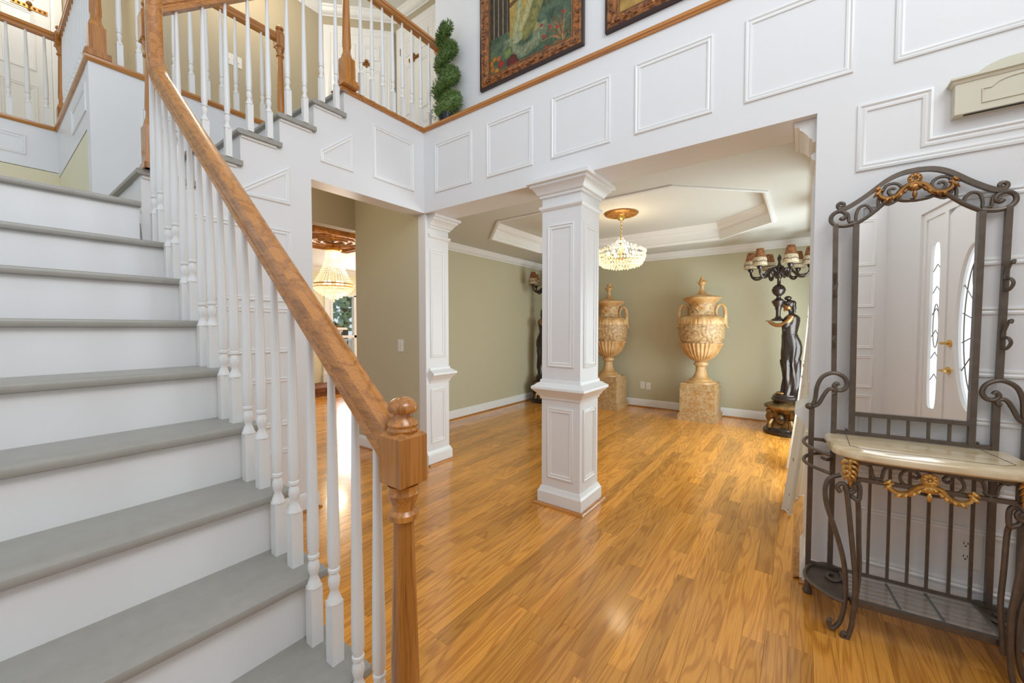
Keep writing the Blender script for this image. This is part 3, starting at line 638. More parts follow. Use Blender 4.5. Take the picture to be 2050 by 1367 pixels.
h('mirror_rail', bar((.15, 0, .930), (.555, 0, .930), .010)); h('mirror_rail', bar((.078, 0, .836), (.627, 0, .836), .008))
for i in range(1, 6): h('mirror_spindle', MB().tube([(.155 + i * .0657, 0, .836), (.155 + i * .0657, 0, .93)], .005, sec=SQ, up=UPN))
for u in (.228, .297, .364, .428, .498, .563): h('back_bar', MB().tube([(u, 0, .155), (u, 0, .79)], .0052, sec=SQ, up=UPN))
h('back_rail', bar((-.0, 0, .156), (2 * UM, 0, .156), .008)); h('back_rail', bar((.0, .0, .786), (2 * UM, .0, .786), .007))
# gilt crest ornament
def rosette(c, r, y):
    m = MB(); m.ball((c[0], y - .004, c[1]), r * .28, 8, 5)
    for i in range(8):
        a = i * math.pi / 4; m.ball((c[0] + r * .62 * math.cos(a), y, c[1] + r * .62 * math.sin(a)), r * .34, 8, 5, (1, .5, 1))
    m.tube([(c[0] + r * math.cos(a), y, c[1] + r * math.sin(a)) for a in [i * math.pi / 9 for i in range(18)]], r * .14, 6, closed=True, up=UPN); return m
def swag(cx, zt, w, hh, y):
    """a garland of two acanthus sprays with a pendant"""
    m = MB()
    for s in (-1, 1):
        p = smooth([(cx, y, zt), (cx + s * w * .28, y, zt - hh * .25), (cx + s * w * .5, y, zt - hh * .85), (cx + s * w * .78, y, zt - hh), (cx + s * w * .97, y, zt - hh * .75), (cx + s * w, y, zt - hh * .35), (cx + s * w * .9, y, zt - hh * .25)])
        n = len(p); m.tube(p, [.011 - .006 * abs(i / n - .3) for i in range(n)], 6, up=UPN)
        for k, (a, b) in enumerate(((.15, .45), (.3, .75), (.42, 1.), (.62, 1.18), (.8, 1.25), (1.08, .7), (1.08, .3))): m.tube([(cx + s * w * (a - .08), y - .003, zt - hh * (b - .32)), (cx + s * w * a, y - .006, zt - hh * (b - .1)), (cx + s * w * (a + .1), y - .003, zt - hh * (b + .12))], [.005, .0085, .0015], 6, up=UPN)
    m.ball((cx, y - .004, zt - hh * .95), .011, 8, 6, (.8, .6, 1.7)); m.ball((cx, y, zt - hh * .35), .018, 8, 6, (1.5, .5, 1)); return m
h('gilt_rosette', rosette((UM - .008, 2.003), .022, -.012), 'old_gold'); h('gilt_swag', swag(UM - .008, 1.985, .118, .055, -.012), 'old_gold')
# marble top with inlaid line
mb = smooth([(.05, 0, 0), (.047, -.22, 0), (.058, -.27, 0), (.10, -.318, 0), (.15, -.335, 0), (.25, -.342, 0), (UM, -.344, 0)], 3); out = [(p[0], p[1]) for p in mb]; out = out + [(2 * UM - a, b) for a, b in out[::-1][1:]]
m = MB(); n = len(out)
prof = [(.008, .788), (0, .796), (0, .812), (.004, .82), (.012, .826)]
m.sweep(out[::-1], [(-.0, .788)], lambda a, b, z: (a, b, z)) if False else None
ring = []
for d, z in prof:
    c = (UM, -.15); ring.append([(c[0] + (a - c[0]) * (1 - d / .3), c[1] + (b - c[1]) * (1 - d / .17), z) for a, b in out])
v = sum(ring, []); f = [(j * n + i, j * n + (i + 1) % n, (j + 1) * n + (i + 1) % n, (j + 1) * n + i) for j in range(len(prof) - 1) for i in range(n)] + [tuple(range(n - 1, -1, -1)), tuple(range((len(prof) - 1) * n, len(prof) * n))]
h('marble_top', MB().add(v, f), 'marble')
h('marble_inlay', MB().tube([(.132, -.02, .8262), (.112, -.23, .8262), (.15, -.262, .8262), (2 * UM - .15, -.262, .8262), (2 * UM - .112, -.23, .8262), (2 * UM - .132, -.02, .8262)], .0014, 4, up=(0, 0, 1)), 'iron')
# apron under the marble
AV = -.285
h('apron_rail', bar((.12, AV, .778), (2 * UM - .12, AV, .778), .009)); h('apron_rail', bar((.12, AV, .70), (2 * UM - .12, AV, .70), .008))
for s in (0, 1):
    M_ = mirr if s else (lambda p: p); X = (lambda a: 2 * UM - a) if s else (lambda a: a)
    h('apron_stile', bar((X(.122), AV, .70), (X(.122), AV, .778), .008)); h('apron_rail', bar((X(.10), AV + .02, .778), (X(.087), 0, .778), .008))
    h('apron_scroll', MB().tube(M_(smooth([(.13, AV, .768), (.155, AV, .768), (.172, AV, .755), (.178, AV, .722), (.182, AV, .716), (.205, AV, .716), (.208, AV, .73), (.216, AV, .762), (.24, AV, .768), (.27, AV, .768)], 3)), .006, 6, up=UPN))
    h('apron_scroll', MB().tube(M_(smooth([(UM, AV, .676), (.305, AV, .684), (.27, AV, .712), (.262, AV, .738), (.275, AV, .762), (.30, AV, .768), (.318, AV, .752), (.308, AV, .738), (.298, AV, .746)], 3)), .006, 6, up=UPN))
    h('apron_bead', MB().ball((X(.193), AV, .709), .006, 8, 5))
    m = MB()
    for i in range(4):
        for q in (-1, 1): m.tube(smooth([(X(.102) + q * .003, AV - .014, .782 - i * .02), (X(.102) + q * (.02 - .002 * i), AV - .022, .775 - i * .022), (X(.102) + q * (.03 - .004 * i), AV - .016, .755 - i * .022)], 3), [.004, .007, .009, .008, .006, .003, .001], 6, up=UPN)
        m.ball((X(.102), AV - .016, .772 - i * .024), .009, 8, 5, (.8, .8, 1.7))
    m.ball((X(.105), AV - .012, .686), .01, 8, 5, (.8, .7, 1.8)); h('gilt_acanthus', m, 'gold')
    # umbrella rings
    for k, z in enumerate((.778, .70)):
        dy = 36 * k
        rg_ = [cz(x, y + dy, z) for x, y in ((1664, 912), (1645, 905), (1622, 895), (1609, 884), (1616, 875), (1640, 871), (1662, 874), (1664, 882), (1655, 884), (1646, 880))]
        h('umbrella_ring', MB().tube(M_(smooth(rg_, 3)), .008, 8))
    # three curved bars make each front leg
    A = [cl(x, y, .268) for x, y in ((1683, 950), (1660, 958), (1652, 978), (1655, 1010), (1670, 1055), (1685, 1105), (1692, 1150), (1691, 1205), (1682, 1242), (1668, 1256), (1659, 1250), (1660, 1240), (1666, 1242))]
    h('leg', MB().tube(M_(smooth(A, 4)), .0095, 8, up=UPN))
    B = [cl(x, y, .288) for x, y in ((1682, 985), (1676, 975), (1682, 968), (1692, 972), (1697, 1000), (1703, 1060), (1708, 1110), (1712, 1160), (1709, 1215), (1704, 1255), (1694, 1279), (1686, 1274), (1688, 1266), (1693, 1269))]
    h('leg', MB().tube(M_(smooth(B, 4)), .0095, 8, up=UPN))
    Cc = [cl(x, y, .272) for x, y in ((1714, 1003), (1720, 998), (1721, 975), (1713, 965), (1702, 975), (1704, 992), (1714, 1000))] + [cl(x, y, .262) for x, y in ((1718, 1010), (1719, 1080), (1720, 1140), (1714, 1190), (1710, 1225))]
    h('leg', MB().tube(M_(smooth(Cc, 4)), .0092, 8, up=UPN))
    h('leg_scroll', MB().tube(M_(spiral((.105, .652), .022, .005, 1.0, -1.4, y=-.278)), .008, 8, up=UPN))
    # drip tray
    tr = smooth([cz(x, y, .15) for x, y in ((1690, 1204), (1668, 1196), (1640, 1179), (1617, 1160), (1611, 1144), (1622, 1131), (1650, 1128), (1680, 1139), (1687, 1150))], 4)
    t2 = M_(tr); c = tuple(np.mean(np.array(t2), axis=0))
    h('drip_tray', MB().add([(p[0], p[1], .146) for p in t2] + [(p[0], p[1], .141) for p in t2], [tuple(range(len(t2))), tuple(range(2 * len(t2) - 1, len(t2) - 1, -1))]))
    cu = M_(smooth([cz(x, y, .153) for x, y in ((1687, 1150), (1684, 1160), (1668, 1162), (1655, 1153), (1660, 1147), (1668, 1150))], 4))
    h('tray_rim', MB().tube(t2 + cu[1:], .0075, 8))
# slatted glass shelf
SX0, SX1, SV = .125, 2 * UM - .125, -.235
h('shelf_frame', bar((SX0, SV, .142), (SX1, SV, .142), .012)); h('shelf_frame', bar((SX0, 0, .148), (SX0, SV, .148), .007)); h('shelf_frame', bar((SX1, 0, .148), (SX1, SV, .148), .007))
for i in range(5): h('shelf_slat', bar((SX0, -.035 - i * .036, .144), (SX1, -.035 - i * .036, .144), .0042))
for u in (.29, .42): h('shelf_brace', bar((u, -.02, .146), (u + .004, SV + .02, .146), .005))
h('shelf_glass', MB().box(SX0, SX1, SV + .008, -.01, .151, .156), 'shelf_glass', 0)
h('gilt_rosette', rosette((UM - .008, .742), .024, AV - .014), 'gold'); h('gilt_swag', swag(UM - .008, .722, .115, .05, AV - .014), 'gold')

# ================================================================== URNS
uy = lambda y: 2.099 - (540 + y / 3.798 - 553) * .007378
UP = [(50, 3), (56, 11), (66, 17), (80, 20), (92, 21), (95, 32), (110, 30), (120, 20), (130, 14), (150, 16), (165, 22), (178, 32), (188, 46)]
LID = [(186, 46), (191, 60), (195, 80), (199, 97), (204, 118), (209, 130), (213, 140)]
RIM = [(211, 140), (214, 148), (222, 149), (229, 143), (238, 126), (250, 112), (258, 104)]
NECK = [(256, 103), (275, 99), (300, 98), (325, 100), (342, 104), (347, 112), (352, 124), (358, 148)]
SHO = [(356, 150), (366, 166), (376, 174), (390, 178), (404, 180), (412, 178)]
BEL = [(410, 176), (425, 179), (445, 180), (470, 178), (500, 172), (530, 163), (555, 153)]
FLU = [(553, 157), (558, 156), (566, 151), (585, 144), (605, 135), (630, 121), (650, 106), (668, 86), (682, 66), (692, 46)]
FOOT = [(690, 42), (698, 47), (703, 55), (712, 57), (720, 54), (726, 44), (735, 38), (750, 37), (775, 41), (800, 50), (815, 64), (824, 80), (829, 88), (834, 88), (838, 98), (846, 122), (853, 124)]
sc = .0066 / 3.798
def uprof(P): return [(hw * sc, uy(y)) for y, hw in P][::-1]
def urn(label):
    t = thing('urn', label, 'urn', (0, 0, 0), 0, 'carved stone urns on pedestals in the dining room')
    o_ = lambda n, m, mt, sm=35: obj(n, m, mt, t, sm, True)
    zp = uy(853)
    pd = o_('pedestal', MB().box(-.235, .235, -.235, .235, .105, zp - .085), 'pedestal_stone', 0)
    sub('plinth', MB().box(-.258, .258, -.258, .258, 0, .085).prism(rect(-.248, .248, -.248, .248), .085, .108, 'z'), 'pedestal_stone', pd, 0)
    sub('pedestal_cap', MB().box(-.226, .226, -.226, .226, zp - .075, zp).box(-.242, .242, -.242, .242, zp - .092, zp - .072), 'pedestal_stone', pd, 0)
    fl = lambda k, a_: (lambda a, z: 1 + a_ * abs(math.sin(k * a)))
    o_('foot', MB().lathe(uprof(FOOT), 60, wob=lambda a, z: 1 + (.09 * abs(math.sin(11 * a)) if uy(815) < z < uy(735) else 0)), 'urn_stone', 30)
    o_('fluted_bowl', MB().lathe(uprof(FLU), 96, wob=fl(15, .08)), 'urn_stone', 30)
    o_('carved_belly', MB().lathe(uprof(BEL), 48), 'urn_relief')
    o_('gadroon_shoulder', MB().lathe(uprof(SHO), 96, wob=fl(18, .03)), 'urn_stone', 30)
    o_('carved_neck', MB().lathe(uprof(NECK), 48), 'urn_relief')
    o_('rim', MB().lathe(uprof(RIM), 48), 'urn_stone'); ld = o_('lid', MB().lathe(uprof(LID), 48, wob=fl(14, .02)), 'urn_stone', 30)
    sub('finial', MB().lathe(uprof(UP), 24), 'urn_stone', ld)
    m = MB()
    for i in range(8):
        a = i * math.pi / 4; m.tube([(.03 * math.cos(a), .03 * math.sin(a), uy(97)), (.055 * math.cos(a), .055 * math.sin(a), uy(92)), (.083 * math.cos(a), .083 * math.sin(a), uy(91))], [.012, .011, .002], 5)
    sub('finial_leaf', m, 'urn_stone', ld)
    # shell relief and garland
    m = MB(); zc = uy(330)
    for i in range(9):
        a = R(25 + i * 16.25); m.tube([(.0, -.163, zc + .02), (.05 * math.cos(a), -.178, zc + .05 + .05 * math.sin(a)), (.10 * math.cos(a) , -.178 + .03 * abs(math.cos(a)), zc + .03 + .115 * math.sin(a))], [.006, .012, .014], 6)
    o_('shell', m, 'urn_stone')
    m = MB(); rr_ = random.Random(5)
    for i in range(90):
        a = 2 * math.pi * i / 90; z = uy(505 + 26 * math.sin(a * 5)) + rr_.uniform(-.02, .02); r = .292 - abs(uy(470) - z) * .14
        m.ball((r * math.cos(a), r * math.sin(a), z), rr_.uniform(.012, .024), 6, 4, (1, 1, .8))
    o_('garland', m, 'urn_relief')
    for s in (-1, 1):
        p = smooth([(s * .305, 0, uy(385)), (s * .308, 0, uy(330)), (s * .298, 0, uy(292)), (s * .265, 0, uy(268)), (s * .222, 0, uy(272)), (s * .196, 0, uy(296)), (s * .19, 0, uy(325)), (s * .205, 0, uy(348)), (s * .218, 0, uy(343))])
        n = len(p); o_('handle', MB().tube(p, [.028 - .013 * i / n for i in range(n)], 8, up=UPN), 'urn_stone')
        q = smooth([(s * .30, 0, uy(372)), (s * .318, 0, uy(400)), (s * .325, 0, uy(425)), (s * .355, 0, uy(443))])
        o_('handle_leaf', MB().tube(q, [.03 - .024 * i / len(q) for i in range(len(q))], 7, up=UPN), 'urn_stone')
    return t
u1 = urn('tall lidded stone urn on a square pedestal standing clear beside the wall outlets')
u1.location = (-1.192, 6.33, 0); u1.rotation_euler = (0, 0, 0)
u2 = copy_tree(u1); u2['label'] = 'tall lidded stone urn half hidden behind the white column'; u2.location = (-2.642, 6.37, 0)

# ================================================================== STATUE LAMPS
zz = lambda y: 1.761 - (y - 590) * .00636
def statue_lamp(label):
    t = thing('statue_lamp', label, 'floor lamp', (0, 0, 0), 0, 'bronze statue lamps in the dining room')
    o_ = lambda n, m, mt='bronze', sm=40: obj(n, m, mt, t, sm, True)
    o_('base', MB().lathe([(.235, 0), (.245, .02), (.24, .05), (.215, .065), (.21, .085)], 32))
    o_('drum', MB().lathe([(.17, .08), (.16, .12), (.15, .2), (.165, .27), (.2, .31), (.205, .325)], 40, wob=lambda a, z: 1 + .10 * math.cos(5 * a)), 'bronze_gold', 60)
    m = MB()
    for i in range(5):
        a = 2 * math.pi * i / 5
        m.tube(smooth([(.21 * math.cos(a), .21 * math.sin(a), .08), (.2 * math.cos(a), .2 * math.sin(a), .14), (.165 * math.cos(a), .165 * math.sin(a), .2), (.21 * math.cos(a), .21 * math.sin(a), .28), (.225 * math.cos(a), .225 * math.sin(a), .315)]), .03, 7)
        b = a + math.pi / 5; m.ball((.165 * math.cos(b), .165 * math.sin(b), .2), .06, 10, 6, (.9, .9, 1.2))
    o_('bracket', m, 'bronze_gold')
    o_('top_disc', MB().lathe([(.2, .318), (.235, .33), (.24, .35), (.225, .365), (.18, .385), (.13, .41), (.13, .42)], 40), 'bronze_gold')
    o_('figure_plinth', MB().lathe([(.14, .415), (.162, .425), (.165, .445), (.15, .455), (.15, .475), (.13, .49), (.128, .502)], 32))
    # draped figure: one continuous lofted body
    K = [(.50, .03, .085, .08), (.54, .034, .075, .07), (.62, .045, .08, .075), (.70, .047, .077, .075), (.80, .044, .078, .078), (.88, .04, .083, .082), (.935, .039, .09, .088), (.945, .039, .082, .08), (1.03, .044, .094, .088), (1.11, .046, .097, .088), (1.18, .036, .09, .08), (1.245, .02, .076, .065), (1.27, .018, .07, .062), (1.32, .02, .075, .065), (1.38, .026, .082, .075), (1.43, .034, .082, .085), (1.47, .04, .075, .092), (1.50, .042, .055, .07), (1.52, .035, .03, .036), (1.55, .024, .024, .026), (1.575, .012, .03, .03)]
    m = MB(); n = 44; v = []
    for z, cx, rx, ry in K:
        for i in range(n):
            a = 2 * math.pi * i / n; fo = 1.
            if z < 1.2: fo = 1 + (.14 * math.sin(7 * a + z * 5) + .07 * math.sin(11 * a - z * 9)) * min(1, (1.22 - z) * 3)
            elif z < 1.44: fo = 1 + .03 * math.sin(9 * a + z * 30)
            g = 1.12 if z < 1.5 else 1
            v.append((cx + rx * g * fo * math.cos(a), ry * g * fo * math.sin(a), z))
    f = [(j * n + i, j * n + (i + 1) % n, (j + 1) * n + (i + 1) % n, (j + 1) * n + i) for j in range(len(K) - 1) for i in range(n)] + [tuple(range(n - 1, -1, -1)), tuple(range((len(K) - 1) * n, len(K) * n))]
    fig = o_('figure', MB().add(v, f), 'bronze', 60)
    m = MB()
    for s in (-1, 1):
        a1 = smooth([(.035, s * .075, 1.475), (.01, s * .105, 1.43), (-.05, s * .1, 1.385), (-.115, s * .085, 1.375), (-.17, s * .06, 1.40), (-.2, s * .045, 1.425)])
        m.tube(a1, [.036 - .02 * i / len(a1) for i in range(len(a1))], 9)
        for k in range(4): m.tube([(-.195, s * (.03 + k * .011), 1.424), (-.222, s * (.026 + k * .01), 1.432), (-.236, s * (.022 + k * .009), 1.428)], [.008, .007, .004], 5)
        m.tube([(-.19, s * .03, 1.425), (-.2, s * .012, 1.434)], [.008, .005], 5)
    m.ball((.02, 0, 1.465), .078, 16, 10, (.75, 1.2, .6))
    sub('arms', m, 'bronze_skin', fig, 60)
    m = MB(); m.ball((-.004, 0, 1.612), .052, 16, 12, (.92, .82, 1.12)); m.tube([(-.05, 0, 1.625), (-.062, 0, 1.603), (-.05, 0, 1.598)], [.004, .010, .007], 6); m.ball((-.046, 0, 1.578), .010, 8, 6, (.7, 1.3, .6)); m.ball((-.036, 0, 1.563), .014, 8, 6)
    for s in (-1, 1): m.ball((-.045, s * .018, 1.622), .008, 8, 6, (.6, 1.2, .7)); m.ball((.004, s * .043, 1.612), .011, 8, 6, (.7, .5, 1.2))
    sub('face', m, 'bronze_skin', fig, 60)
    m = MB(); m.ball((.014, 0, 1.64), .058, 16, 10, (1, .95, .95)); m.ball((-.006, 0, 1.715), .036, 12, 8, (1.1, .9, .8)); m.ball((.05, 0, 1.64), .035, 12, 8, (.9, 1, 1.3)); m.tube(smooth([(.05, 0, 1.63), (.06, .01, 1.58), (.062, .015, 1.53)]), [.024] * 5 + [.016] * 4, 8)
    for i in range(11): a = R(90 + i * 18); m.ball((.006 + .05 * math.cos(a), .047 * math.sin(a), 1.655), .015, 7, 5)
    sub('hair', m, 'bronze', fig, 60)
    m = MB()
    for i in range(4): m.tube(smooth([(.055, -.09 + .01 * i, 1.44 - .012 * i), (.0, -.125, 1.405 - .012 * i), (-.05, -.11, 1.36 - .01 * i), (-.03, -.06, 1.31)]), .011, 6)
    m.tube([(.02 + .078 * math.cos(a), .07 * math.sin(a), 1.25 + .006 * math.sin(3 * a)) for a in [i * math.pi / 12 for i in range(24)]], .011, 6, closed=True)
    sub('sash', m, 'bronze', fig, 60)
    m = MB()
    for s in (-1, 1): m.ball((-.06, s * .045, .512), .034, 10, 6, (1.5, .8, .45))
    sub('foot', m, 'bronze_skin', fig, 60)
    AX = -.105
    stem = [(.055, 1.43), (.075, 1.437), (.078, 1.448), (.05, 1.462), (.03, 1.478), (.026, 1.50), (.026, 1.56), (.036, 1.585), (.034, 1.60), (.05, 1.625), (.066, 1.655), (.072, 1.672), (.078, 1.684), (.06, 1.69), (.05, 1.705), (.03, 1.715), (.024, 1.73), (.024, 1.745), (.042, 1.757), (.058, 1.773), (.068, 1.792), (.073, 1.81), (.078, 1.823), (.073, 1.836), (.067, 1.853), (.056, 1.87), (.036, 1.886), (.02, 1.895), (.02, 1.965), (.03, 1.975), (.055, 2.0), (.062, 2.03), (.055, 2.07), (.06, 2.10), (.045, 2.125), (.02, 2.14), (.012, 2.18), (.022, 2.215), (.024, 2.23), (.014, 2.25), (.004, 2.275)]
    o_('stem', MB().lathe(stem, 28, (AX, 0, 0)), 'bronze', 75)
    for i in range(6):
        a = R(-7 + 60 * i); c, s = math.cos(a), math.sin(a); P = lambda r, z: (AX + r * c, r * s, z)
        am = o_('lamp_arm', MB().tube(smooth([P(.05, 2.06), P(.10, 2.10), P(.14, 2.06), P(.2, 1.985), P(.26, 1.975), P(.305, 2.02), P(.318, 2.085), P(.318, 2.12)]), .0135, 8).tube(smooth([P(.05, 2.02), P(.09, 1.985), P(.12, 2.03), P(.16, 2.045), P(.22, 2.0), P(.29, 2.01)]), .009, 7))
        x, y, _ = P(.318, 0)
        sub('socket', MB().lathe([(.02, 2.075), (.03, 2.09), (.032, 2.108), (.02, 2.115)], 12, (x, y, 0)), 'bronze', am)
        sh = o_('lamp_shade', MB().lathe([(.068, 2.195), (.040, 2.325), (.038, 2.328), (.036, 2.324), (.064, 2.195)], 20, (x, y, 0)), 'shade_cloth')
        sub('shade_fringe', MB().lathe([(.082, 2.118), (.074, 2.2), (.068, 2.218), (.064, 2.215), (.072, 2.19), (.078, 2.118)], 30, (x, y, 0), wob=lambda a, z: 1 + .03 * math.sin(15 * a)), 'fringe', sh)
        sub('shade_band', MB().tube([(x + .0785 * math.cos(b), y + .0785 * math.sin(b), 2.165 + .004 * math.sin(5 * b)) for b in [k * math.pi / 10 for k in range(20)]], .004, 5, closed=True), 'bead_dark', sh)
    return t
s1 = statue_lamp('bronze maiden statue lamp with six fringed shades beside the lace curtain')
s1.location = (-.145, 6.08, 0)
s2 = copy_tree(s1); s2['label'] = 'bronze statue lamp in the far left corner, almost hidden by the white column'; s2.location = (-3.77, 6.14, 0); s2.rotation_euler = (0, 0, R(180))
# ================================================================== CHANDELIERS
def crystal(m, c, r, sq=1.5):
    x, y, z = c; m.add([(x + r, y, z), (x, y + r, z), (x - r, y, z), (x, y - r, z), (x, y, z + r * sq), (x, y, z - r * sq)], [(0, 1, 4), (1, 2, 4), (2, 3, 4), (3, 0, 4), (1, 0, 5), (2, 1, 5), (3, 2, 5), (0, 3, 5)])
cx_, cy_ = -1.84, 4.80
md = tag(obj('ceiling_medallion', MB().lathe([(.0, ZT - .012), (.05, ZT - .02), (.06, ZT - .03), (.12, ZT - .016), (.16, ZT - .03), (.19, ZT - .024), (.205, ZT - .012), (.205, ZT - .001), (.0, ZT - .001)][::-1], 40, (cx_, cy_, 0), wob=lambda a, z: 1 + .012 * math.cos(16 * a)), 'medallion'), 'round gilt ceiling medallion above the dining room chandelier', 'medallion')
ch = thing('chandelier', 'small round crystal chandelier on a brass chain in the dining room', 'chandelier', (cx_, cy_, 2.1))
obj('canopy', MB().lathe([(.03, ZT - .085), (.045, ZT - .07), (.05, ZT - .035), (.055, ZT - .03)], 20, (cx_, cy_, 0)), 'brass', ch)
m = MB(); z = ZT - .09; k = 0
while z > 2.47:
    m.tube([(cx_ + (.009 * math.cos(a) if k % 2 else 0), cy_ + (0 if k % 2 else .009 * math.cos(a)), z + .016 * math.sin(a)) for a in [i * math.pi / 5 for i in range(10)]], .0028, 4, closed=True, up=(1, .3, .1)); z -= .025; k += 1
obj('chain', m, 'brass', ch)
obj('stem', MB().lathe([(.008, 2.17), (.02, 2.2), (.012, 2.26), (.03, 2.3), (.012, 2.34), (.01, 2.40), (.035, 2.42), (.035, 2.428), (.012, 2.44), (.008, 2.475)], 14, (cx_, cy_, 0)), 'brass', ch)
rr_ = random.Random(4)
bowl = MB()
for j in range(7):
    t = j / 6; r = .285 * math.sqrt(max(0, 1 - (1 - t) ** 2)) * .98 + .012; z = 2.095 + .17 * t * t + .02 * t
    n = max(3, int(r * 2 * math.pi / .036))
    for i in range(n): a = 2 * math.pi * (i + .5 * (j % 2)) / n; crystal(bowl, (cx_ + r * math.cos(a), cy_ + r * math.sin(a), z + rr_.uniform(-.008, .008)), .0165, 1.35)
o = obj('crystal_bowl', bowl, 'crystal', ch, 0); o['kind'] = 'stuff'
up_ = MB()
for j in range(12):
    a = 2 * math.pi * j / 12
    p = smooth([(.03, 2.33), (.12, 2.40), (.22, 2.355), (.285, 2.28)], 4) if False else [(.03, 2.31), (.07, 2.35), (.13, 2.365), (.19, 2.35), (.24, 2.32), (.275, 2.28), (.285, 2.24)]
    for q in p: crystal(up_, (cx_ + q[0] * math.cos(a), cy_ + q[0] * math.sin(a), q[1]), .0125, 1.4)
    for q in ((.05, 2.42), (.075, 2.395), (.085, 2.36), (.03, 2.45)): crystal(up_, (cx_ + q[0] * math.cos(a), cy_ + q[0] * math.sin(a), q[1]), .008, 1.4)
o = obj('crystal_strands', up_, 'crystal_clear', ch, 0); o['kind'] = 'stuff'
for i in range(6):
    a = math.pi / 3 * i + .3; c = (cx_ + .15 * math.cos(a), cy_ + .15 * math.sin(a), 2.265)
    ar = obj('lamp_arm', MB().tube(smooth([(cx_, cy_, 2.2), (cx_ + .08 * math.cos(a), cy_ + .08 * math.sin(a), 2.185), (c[0], c[1], 2.215), (c[0], c[1], 2.24)]), .006, 6), 'brass', ch)
    sub('bulb', MB().ball((c[0], c[1], 2.27), .019, 10, 8, (1, 1, 1.6)), 'bulb', ar)
# living room: empire chandelier under a painted ceiling panel
lx, ly = -6.0, 3.40
ml = thing('ceiling_medallion', 'painted gilt ceiling panel with rings above the living room chandelier', 'medallion', (lx, ly, 2.7))
fr = [(0, 2.742), (.0, 2.69), (.03, 2.67), (.06, 2.69), (.10, 2.68), (.13, 2.742)]
obj('panel_frame', MB().sweep(rect(lx - .62, lx + .62, ly - .62, ly + .62), fr, fZ, True), 'medallion', ml, 30)
obj('panel_field', MB().box(lx - .52, lx + .52, ly - .52, ly + .52, 2.722, 2.738), 'medallion_pale', ml, 0)
for r in (.44, .30, .18): obj('ring', MB().tube([(lx + r * math.cos(a), ly + r * math.sin(a), 2.72) for a in [i * math.pi / 16 for i in range(32)]], .028 if r > .2 else .04, 8, closed=True), 'medallion', ml)
obj('boss', MB().lathe([(.0, 2.69), (.06, 2.70), (.10, 2.715), (.11, 2.725)], 20, (lx, ly, 0)), 'medallion', ml)
ce = thing('chandelier', 'tall basket crystal chandelier glowing in the living room', 'chandelier', (lx, ly, 1.78))
obj('crown', MB().lathe([(.11, 2.55), (.125, 2.57), (.125, 2.6), (.11, 2.615), (.02, 2.62), (.015, 2.69)], 24, (lx, ly, 0)), 'brass', ce)
for r, z in ((.30, 2.03), (.29, 1.985)): obj('hoop', MB().tube([(lx + r * math.cos(a), ly + r * math.sin(a), z) for a in [i * math.pi / 20 for i in range(40)]], .01, 6, closed=True), 'brass', ce)
st_ = MB()
for i in range(34):
    a = 2 * math.pi * i / 34
    for k in range(16):
        t = k / 15; r = .11 + .18 * t ** 1.9; crystal(st_, (lx + r * math.cos(a), ly + r * math.sin(a), 2.55 - .51 * t), .0105, 1.5)
o = obj('crystal_strands', st_, 'crystal', ce, 0); o['kind'] = 'stuff'
bk = MB()
for j in range(7):
    r = .295 * (1 - (j / 7) ** 1.5); z = 1.99 - j * .03; n = int(r * 2 * math.pi / .04) + 3
    for i in range(n): a = 2 * math.pi * (i + .5 * (j % 2)) / n; crystal(bk, (lx + r * math.cos(a), ly + r * math.sin(a), z), .018, 1.4)
crystal(bk, (lx, ly, 1.775), .02, 1.6)
o = obj('crystal_basket', bk, 'crystal', ce, 0); o['kind'] = 'stuff'
for i in range(6): a = math.pi / 3 * i; obj('bulb', MB().ball((lx + .12 * math.cos(a), ly + .12 * math.sin(a), 2.05), .025, 8, 6, (1, 1, 1.5)), 'bulb', ce)
obj('bulb', MB().ball((lx, ly, 2.48), .045, 8, 6, (1, 1, 1.3)), 'bulb', ce)

# ================================================================== SPIRAL TOPIARY on the ledge
tp = thing('topiary', 'clipped green spiral topiary in a dark pot on the corner ledge', 'plant', (-2.70, 2.655, 3.201))
obj('pot', MB().lathe([(.05, 3.201), (.062, 3.22), (.078, 3.33), (.082, 3.345), (.07, 3.345), (.06, 3.32)], 24, (-2.70, 2.655, 0)), 'pot', tp)
obj('trunk', MB().tube([(-2.70, 2.655, 3.3), (-2.70, 2.655, 4.1)], .01, 7), 'oak_post', tp)
rl_ = random.Random(11); lv = MB(); core = MB(); cp_ = []
for i in range(90):
    t = i / 89; a = -2.2 + t * 2 * math.pi * 3.25; rad = .098 - .05 * t; cp_.append((-2.70 + rad * math.cos(a), 2.655 + rad * math.sin(a) * .35, 3.33 + t * .77))
core.tube(cp_, [.066 - .028 * i / 89 for i in range(90)], 9)
obj('foliage_core', core, 'leaf', tp, 60)
for i in range(6500):
    t = rl_.random(); j = min(88, int(t * 89)); c = Vector(cp_[j]); R_ = .078 - .03 * t
    d = Vector((rl_.gauss(0, 1), rl_.gauss(0, 1), rl_.gauss(0, 1))).normalized(); p = c + d * R_ * rl_.uniform(.85, 1.08)
    if p.y > 2.752: p.y = 2.752
    s = Vector((rl_.gauss(0, 1), rl_.gauss(0, 1), rl_.gauss(0, 1))).cross(d).normalized() * .0052; q = (d + Vector((0, 0, .5)) + Vector((rl_.gauss(0, .4), rl_.gauss(0, .4), 0))).normalized() * .026
    if (p + q).y > 2.757: q.y = 0
    lv.add([p - s, p + s, p + q], [(0, 1, 2)])
o = obj('foliage', lv, 'leaf', tp, 0); o['kind'] = 'stuff'

